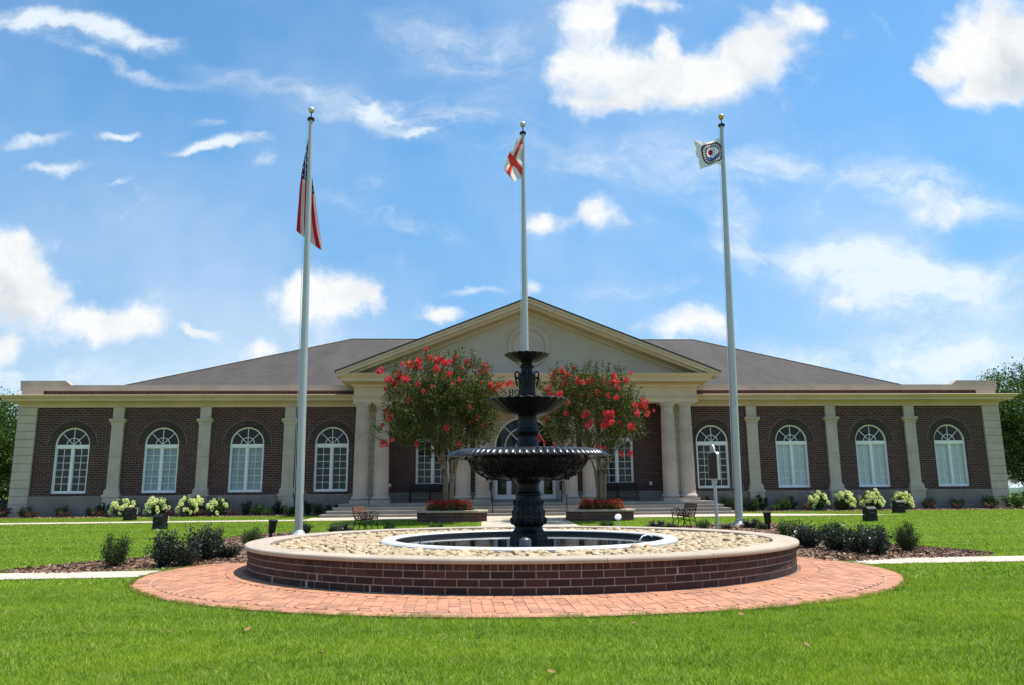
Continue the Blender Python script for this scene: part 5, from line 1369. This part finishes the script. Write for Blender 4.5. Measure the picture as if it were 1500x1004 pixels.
cl2=[(820,545,1.1),(826,550,1.1),(835,551,1),(841,540,.8),(812,556,.8),(846,560,.9),(862,560,1.1),(898,560,1),(917,558,.9),(905,569,.8),(800,572,.9),(808,579,1),(820,579,1),(832,590,.9),(858,605,.9),(855,609,.8),(895,608,1.2),(890,616,1.1),(885,623,1),(930,595,1.1),
 (938,593,1.1),(945,598,1),(948,606,.8),(925,625,1.1),(866,618,.7),(861,623,.9),(790,643,1),(811,655,.8),(911,665,.8),(923,666,.8),(885,561,.7),(875,576,.8),(890,580,.8),(905,582,.7),(800,612,.8),(878,655,.6),(852,580,.5)]
b1_=at(657,746,Y1); b2_=at(881,745,Y2)
c1=at(650,600,Y1); c2=at(868,605,Y2)
pm1=28.9
myrtle((b1_.x,Y1,PLL[2]),'broad coral flowered crape myrtle standing in the left brick planter',(c1.x,Y1,c1.z-.06),(86/37.5,2.2,80/37.5),Y1,cl1,21,6,56000)
myrtle((b2_.x,Y2,PLR[2]),'airier coral flowered crape myrtle with split trunk in the right brick planter',(c2.x,Y2,c2.z-.05),(75/37,2.0,70/37),Y2,cl2,33,4,27000)

# ------------------------------------------------------------------ bedding plants in the planters
def bedding():
    rs=np.random.RandomState(4); t=thing('bedding_plant','x','flower'); n=170
    d=rs.normal(0,1,(n,3)); d[:,2]=np.abs(d[:,2]); d/=np.linalg.norm(d,axis=1)[:,None]
    V,F=leaves(d*np.array([.24,.24,.34])*rs.uniform(.4,1,(n,1)),d,rs.uniform(.07,.11,n),.7,rs); link('foliage',npmesh('foliage',V,F,'leafgreen'),t)
    n=62; d=rs.normal(0,1,(n,3)); d[:,2]=np.abs(d[:,2])+.15; d/=np.linalg.norm(d,axis=1)[:,None]
    V,F=leaves(d*np.array([.25,.25,.36]),d,rs.uniform(.05,.08,n),.9,rs); link('blossom',npmesh('blossom',V,F,'redflower'),t); return t
bp=bedding(); first=True
for (tt,c,z,hx,hy),lab,px0,px1 in ((PLL,'red flowering bedding plant in the left brick planter',627,691),(PLR,'red flowering bedding plant in the right brick planter',849,911)):
    x0=at(px0,745,c.y).x+.2; x1=at(px1,745,c.y).x-.2; k=0
    for j in range(3):
        for i in range(6):
            x=x0+(x1-x0)*(i+.5*(j%2)*.8)/5.4+R.uniform(-.06,.06); y=c.y-.36+.36*j+R.uniform(-.05,.05)
            o=bp if first else copy_tree(bp); first=False
            o.location=(x,y,z-.02); o.rotation_euler=(0,0,R.uniform(0,6)); o.scale=(1,1,R.uniform(.95,1.35)); o['label']=lab; o['group']=lab.replace('plant in','plants in')
# ------------------------------------------------------------------ shrubs
def shrub_meshes(kind,seed):
    rs=np.random.RandomState(seed)
    P=dict(box=('leafbox',3000,.07,.45,42,.7),green=('leafgreen',900,.10,.5,20,.9),dark=('leafdark',620,.14,.42,16,1.0),purple=('leafpurple',2100,.10,.40,34,.85),red=('leafred',700,.09,.5,18,.8),spiky=('leafdark',420,.20,.22,12,1.2),mound=('leafgreen',1100,.11,.55,26,.7))[kind]
    mat,n,sz,asp,ns,spread=P
    # twigs radiate from the base; leaves sit along their outer part (unit shrub: radius .5, height 1)
    wood=MB();C=[];N=[]
    for k in range(ns):
        a=rs.uniform(0,2*PI); e=rs.uniform(.12,1)**.5; ex=rs.uniform(.75,1.12)
        end=np.array([.47*cos(a)*math.sqrt(max(0,1-(e*.9)**2))*ex, .47*sin(a)*math.sqrt(max(0,1-(e*.9)**2))*ex, .12+.82*e*ex])
        st=np.array([.05*cos(a),.05*sin(a),-.03]); mid=st*.5+end*.5+np.array([0,0,-.03]); wood.tube([st,mid,end],[.018,.012,.005],5)
        m_=n//ns; s=rs.uniform(.25,1.06,(m_,1))**.8; pts=(1-s)**2*st+2*s*(1-s)*mid+s*s*end
        C.append(pts+rs.normal(0,.055*(1.3 if kind!='spiky' else .7),(m_,3))); N.append(np.tile(end-st,(m_,1))*1.2+rs.normal(0,.3,(m_,3))+np.array([0,0,.25]))
    C=np.concatenate(C);N=np.concatenate(N); N/=np.linalg.norm(N,axis=1)[:,None]; C[:,2]=np.maximum(C[:,2],.02)
    V,F=leaves(C,N,rs.uniform(.7,1.25,len(C))*sz,asp,rs)
    return npmesh('foliage',V,F,mat),wood.mesh('stem','bark')
SM={}
def shrub(name,label,cat,px,py,w,h,kind,Y=None,group=None,var=0):
    p=gp(px,py) if Y is None else Vector((at(px,py,Y).x,Y,0)); p.z=gz(p.x,p.y)+.015
    key=(kind,var)
    if key not in SM: SM[key]=shrub_meshes(kind,hash(kind)%1 + 100*var+len(kind)*7)
    t=thing(name,label,cat,p,R.uniform(0,6.28),group)
    wd=(p-Vector((0,0,HC))).dot(Fv); W=w/FPX*wd; H=h/FPX*wd*1.03; t.scale=(W*1.08,W*1.08,H)
    link('foliage',SM[key][0],t); link('stem',SM[key][1],t); return t
NG='shrubs in the beds beside the fountain'
for (px,py,w,h,kind,var,lab) in [
 (168,833,42,47,'box',0,'round boxwood shrub standing alone at the far left of the left bed'),
 (238,832,46,50,'purple',0,'dark upright shrub, front left of the clump left of the fountain'),
 (272,831,44,40,'purple',1,'low front shrub in the middle of the dark clump left of the fountain'),
 (294,824,50,48,'purple',2,'tallest rear shrub of the dark clump left of the fountain'),
 (312,821,32,44,'purple',0,'narrow dark shrub at the right end of the left clump'),
 (333,820,40,22,'purple',1,'low spreading dark shrub between the left clump and the fountain wall'),
 (367,804,30,30,'box',1,'small boxwood shrub tucked beside the left end of the fountain wall'),
 (1330,810,38,42,'box',0,'round boxwood shrub standing alone at the far right of the right bed'),
 (1186,805,46,36,'purple',2,'dark shrub nearest the right end of the fountain wall'),
 (1222,809,48,40,'purple',0,'dark shrub second from the fountain wall in the right clump'),
 (1255,813,42,40,'purple',1,'dark shrub third from the fountain wall in the right clump'),
 (1286,815,46,40,'purple',2,'dark shrub at the outer end of the right clump'),
 (1154,788,34,26,'green',0,'light green shrub just behind the right end of the fountain wall'),
 (1216,791,34,24,'green',1,'light green shrub peeping over the dark clump right of the fountain'),
 (1280,793,34,24,'green',0,'light green shrub behind the outer end of the right dark clump'),
 (1100,775,34,14,'purple',1,'low dark plant at the foot of the right flagpole'),
 (1118,777,20,12,'green',1,'small green plant beside the right black floodlight')]:
    shrub('shrub',lab,'shrub',px,py,w,h,kind,None,NG,var)
NG2='small plants in the beds behind the fountain'
for (px,py,w,h,kind,var,Y,lab) in [
 (572,778,22,18,'green',0,25.0,'bright green plant between left garden bench and left planter'),
 (497,782,40,16,'purple',0,24.6,'low dark plant left of the left garden bench'),
 (640,775,24,14,'green',1,25.6,'bright green plant in front of the left planter'),
 (445,786,26,18,'purple',2,24.9,'low plant at the foot of the left flagpole'),
 (888,771,24,12,'green',0,26.2,'bright green plant in front of the right planter'),
 (962,774,30,13,'purple',1,25.8,'low dark plant left of the right garden bench'),
 (984,775,20,10,'purple',0,25.6,'low dark plant under the front of the right garden bench'),
 (1030,775,24,16,'green',1,25.4,'bright green plant between right garden bench and historical marker'),
 (1064,774,20,8,'purple',1,25.5,'low dark plant just right of the historical marker post')]:
    shrub('shrub',lab,'shrub',px,py,w,h,kind,Y,NG2,var)
# foundation planting along the wall
def wall_y(px,off): 
    d=ray(px,740); k=(BO-Vector((0,0,HC))).dot(BN)+off; tt=k/d.dot(BN); return (d*tt).y
FG='foundation shrubs along the building'
FS=[(3,758,26,16,'red',0,.9,'reddish low shrub at the far left edge beyond the corner'),
 (36,755,20,17,'green',0,.7,'green shrub against the left corner quoins'),(46,757,24,11,'red',1,1.15,'reddish low shrub in front of the left corner quoins'),
 (90,755,22,18,'green',1,.7,'green shrub below the leftmost window'),(94,757,20,11,'red',0,1.15,'reddish low shrub below the leftmost window'),
 (133,755,18,15,'green',0,.7,'green shrub just left of the leftmost pilaster'),(144,757,22,11,'red',1,1.15,'reddish low shrub in front of the leftmost pilaster'),
 (149,752,22,20,'spiky',0,.6,'dark spiky shrub leaning against the leftmost pilaster foot'),
 (249,754,18,12,'red',0,1.15,'reddish low shrub between the second and third cream hydrangeas'),(296,756,20,11,'red',1,1.2,'reddish low shrub in front of the third cream hydrangea'),(341,756,18,11,'red',0,1.15,'reddish low shrub right of the fourth hydrangea'),
 (359,754,22,21,'dark',0,.8,'dark shrub below the third window from left'),(377,755,22,18,'green',1,.9,'green shrub right of the dark one below the third window'),(391,756,18,12,'green',0,1.1,'low green shrub left of the left flagpole'),
 (408,752,20,22,'dark',1,.7,'dark shrub at the pilaster left of the left flagpole'),(424,755,22,16,'green',1,1.0,'green shrub directly behind the left flagpole'),
 (451,753,18,20,'dark',0,.7,'dark shrub just right of the left flagpole'),(465,754,20,18,'green',0,.9,'green shrub below the fourth window from left'),
 (490,751,26,18,'spiky',1,.6,'dark spiky shrub at the left end of the steps'),(481,755,14,10,'green',1,1.2,'pale low plant at the left foot of the steps'),
 (1031,741,28,20,'spiky',0,.5,'dark spiky shrub at the right end of the steps'),(1040,743,14,12,'green',0,1.0,'small green shrub left of the marker post against the wall'),
 (1066,745,26,24,'green',1,.8,'green shrub between the marker post and the right flagpole'),
 (1101,747,26,20,'green',0,.9,'green shrub just right of the right flagpole'),(1117,744,22,28,'spiky',1,.6,'tall dark spiky shrub at the first pilaster right of the steps'),
 (1136,748,14,12,'green',1,1.2,'low green shrub in front of the sixth window'),(1148,746,26,20,'green',0,.9,'green shrub below the sixth window from left'),(1158,744,20,20,'dark',1,.7,'dark shrub left of the right hydrangea row'),
 (1183,748,16,12,'red',0,1.2,'reddish low shrub left of the first right hydrangea'),(1230,748,18,12,'red',1,1.2,'reddish low shrub between first and second right hydrangeas'),(1274,747,16,11,'red',0,1.2,'reddish low shrub between second and third right hydrangeas'),
 (1360,743,18,14,'red',1,1.0,'reddish low shrub right of the last right pilaster'),(1362,741,18,18,'green',0,.7,'green shrub at the last pilaster on the right'),
 (1404,742,22,17,'green',1,.7,'green shrub below the rightmost window'),(1403,745,16,10,'red',0,1.15,'reddish low shrub below the rightmost window'),
 (1450,743,26,20,'green',0,.7,'green shrub against the right corner quoins'),(1449,745,18,10,'red',1,1.2,'reddish low shrub in front of the right corner quoins'),(1488,741,34,24,'green',1,.4,'wider green shrub beyond the right corner of the building')]
for (px,py,w,h,kind,var,off,lab) in FS:
    shrub('shrub',lab,'shrub',px,py,w,h,kind,wall_y(px,-off),FG,var)
# hydrangeas
def head_proto(seed):
    rs=np.random.RandomState(seed); n=46; d=rs.normal(0,1,(n,3)); d/=np.linalg.norm(d,axis=1)[:,None]
    V,F=leaves(d*np.array([.055,.055,.085]),d+np.array([0,0,.2]),rs.uniform(.04,.06,n),.95,rs); return npmesh('flower_head',V,F,'cream')
HP=[head_proto(k) for k in range(3)]
def hydrangea(px,py,w,h,nh,off,lab,seed,grp):
    Y=wall_y(px,-off); p=Vector((at(px,py,Y).x,Y,0)); p.z=gz(p.x,p.y)+.01; wd=(p-Vector((0,0,HC))).dot(Fv); W=.80*w/FPX*wd;H=.86*h/FPX*wd
    t=thing('hydrangea',lab,'hydrangea',p,0,grp); rs=np.random.RandomState(seed)
    key=('mound',seed%2)
    if key not in SM: SM[key]=shrub_meshes('mound',50+seed%2)
    f=link('foliage',SM[key][0],t,None,R.uniform(0,6),(W,W,H)); link('stem',SM[key][1],t,None,None,(W,W,H))
    for k in range(nh):
        a=rs.uniform(-PI,.0) if rs.rand()<.8 else rs.uniform(0,PI); e=rs.uniform(.05,1)**.7; rr_=math.sqrt(max(.02,1-(e*.92)**2))
        link('flower_head',HP[k%3],t,(W*.52*rr_*cos(a),W*.52*rr_*sin(a),.08+H*.92*e),(rs.uniform(-.6,.6),rs.uniform(-.6,.6),rs.uniform(0,6)),rs.uniform(.95,1.5))
GL='cream hydrangeas left of the entrance'; GR='cream hydrangeas right of the entrance'
for a in [(181,757,46,30,40,1.0,'full cream hydrangea behind the farther left floodlight box',1,GL),(230,756,42,31,38,1.0,'cream hydrangea behind the nearer left floodlight box',2,GL),(281,756,50,33,48,1.0,'largest cream hydrangea, third from left along the wall',3,GL),(319,755,40,28,16,1.0,'mostly green hydrangea with few cream heads, fourth from left',4,GL),
  (1199,746,36,31,30,1.0,'cream hydrangea nearest the right flagpole',5,GR),(1237,745,38,30,34,1.0,'cream hydrangea second from the right flagpole',6,GR),(1277,745,42,33,36,1.0,'tallest cream hydrangea right of the entrance, behind a floodlight box',7,GR),(1322,745,36,28,34,1.0,'cream hydrangea nearest the right end of the building',8,GR)]:
    hydrangea(*a)
# ------------------------------------------------------------------ background trees
def bigtree(base,h,cr,label,seed,n,ht=.3,cz=.56,rzf=.44,group='broadleaf trees beyond the building'):
    rs=np.random.RandomState(seed); t=thing('broadleaf_tree',label,'tree',base,0,group)
    wood=MB(); tips=[]
    def grow(p,d,L,r,dep):
        q=np.array(p,float); pts=[Vector(q)];rs_=[r]; dd=np.array(d,float)
        for i in range(4):
            dd=dd+rs.normal(0,.13,3); dd/=np.linalg.norm(dd); q=q+dd*L/4; pts.append(Vector(q)); rs_.append(r*(1-.4*(i+1)/4))
        wood.tube(pts,rs_,7)
        if dep==0: tips.append(q); return
        if dep<3: tips.append(q)
        for k in range(3):
            nd=dd+rs.normal(0,.6,3); nd[2]=max(nd[2],-.15); nd/=np.linalg.norm(nd); grow(q,nd,L*rs.uniform(.6,.8),r*.58,dep-1)
    wood.tube([Vector((0,0,-.2)),Vector((.05,0,.3)),Vector((0,0,h*ht))],[h*.045,h*.032,h*.028],12)
    for k in range(5):
        a=2*PI*k/5+rs.uniform(-.4,.4); grow((0,0,h*ht*rs.uniform(.8,1.05)),(cos(a)*.75,sin(a)*.75,rs.uniform(.5,1.2)),h*.22,h*.018,3)
    wood.build('trunk','bark',t,smooth=True)
    cc=np.array([0,0,h*cz]); R3=np.array([cr,cr,h*rzf])
    nc=170; d=rs.normal(0,1,(nc,3)); d/=np.linalg.norm(d,axis=1)[:,None]; r=rs.uniform(.3,1,nc)**.5
    ctr=cc+d*R3*r[:,None]*rs.uniform(.85,1.08,(nc,1)); ctr=np.concatenate([ctr,np.array(tips)[rs.randint(0,len(tips),90)]])
    m_=n//len(ctr); C=(ctr[:,None,:]+rs.normal(0,1,(len(ctr),m_,3))*np.array([.55,.55,.36])*h/11).reshape(-1,3); C=C[np.sum(((C-cc)/R3)**2,axis=1)<1.28]; N=(C-cc)/R3+np.array([0,0,.3]); N/=np.linalg.norm(N,axis=1)[:,None]+1e-6
    V,F=leaves(C,N,rs.uniform(.10,.20,len(C)),.6,rs); link('crown',npmesh('crown',V,F,'tree'),t)
def tr(px,py,Y): p=at(px,py,Y); return (p.x,Y,.2)
b=tr(-45,730,50); bigtree(b,8.4,5.0,'dense broadleaf tree behind the left corner of the building',61,90000,.2,.5,.5)
b=tr(1520,725,52); bigtree((b[0]+2.6,54,.2),10.2,4.9,'tall broadleaf tree with bare lower trunk behind the right corner',62,90000,.26)
b=tr(1640,725,60); bigtree((b[0],60,.2),11.5,5.5,'second broadleaf tree at the far right edge',63,40000,.26)
b=tr(-130,725,58); bigtree((b[0],58,.2),9.0,5.5,'second broadleaf tree at the far left edge',64,60000,.2,.5,.5)
b=tr(1493,722,95); bigtree((b[0]+2,95,.2),9.0,7.0,'distant broadleaf tree low on the right skyline',65,30000,.12)
b=tr(4,722,95); bigtree((b[0]-4,95,.2),9.0,8.0,'distant broadleaf tree low on the left skyline',66,40000,.12,.48,.5)

# ------------------------------------------------------------------ a few fallen leaves on the front lawn
def fallen():
    m=MB(); n=9
    for k in range(n):
        t=k/(n-1); w=.020*sin(PI*t)**.8+.0005; x=-.045+.09*t; m.v+=[(x,-w,.004+.012*abs(t-.5)),(x,0,.0+.014*abs(t-.5)),(x,w,.006+.012*abs(t-.5))]
    m.f=[(3*k+a,3*k+3+a,3*k+4+a,3*k+1+a) for k in range(n-1) for a in (0,1)]
    return m.mesh('fallen_leaf',basic('dry_leaf',(.30,.17,.07),(.20,.10,.04),20,.8))
FL=fallen()
for px,py in ((362,928),(808,992),(1086,905),(930,918),(470,962),(1182,951),(705,935),(250,930)):
    p=gp(px,py); o=link('fallen_leaf',FL,None,(p.x,p.y,.038),(R.uniform(-.4,.4),R.uniform(-.4,.4),R.uniform(0,6)),R.uniform(.8,1.3)); tag(o,'dry brown leaf lying in the grass of the front lawn','leaf','fallen leaves on the front lawn')
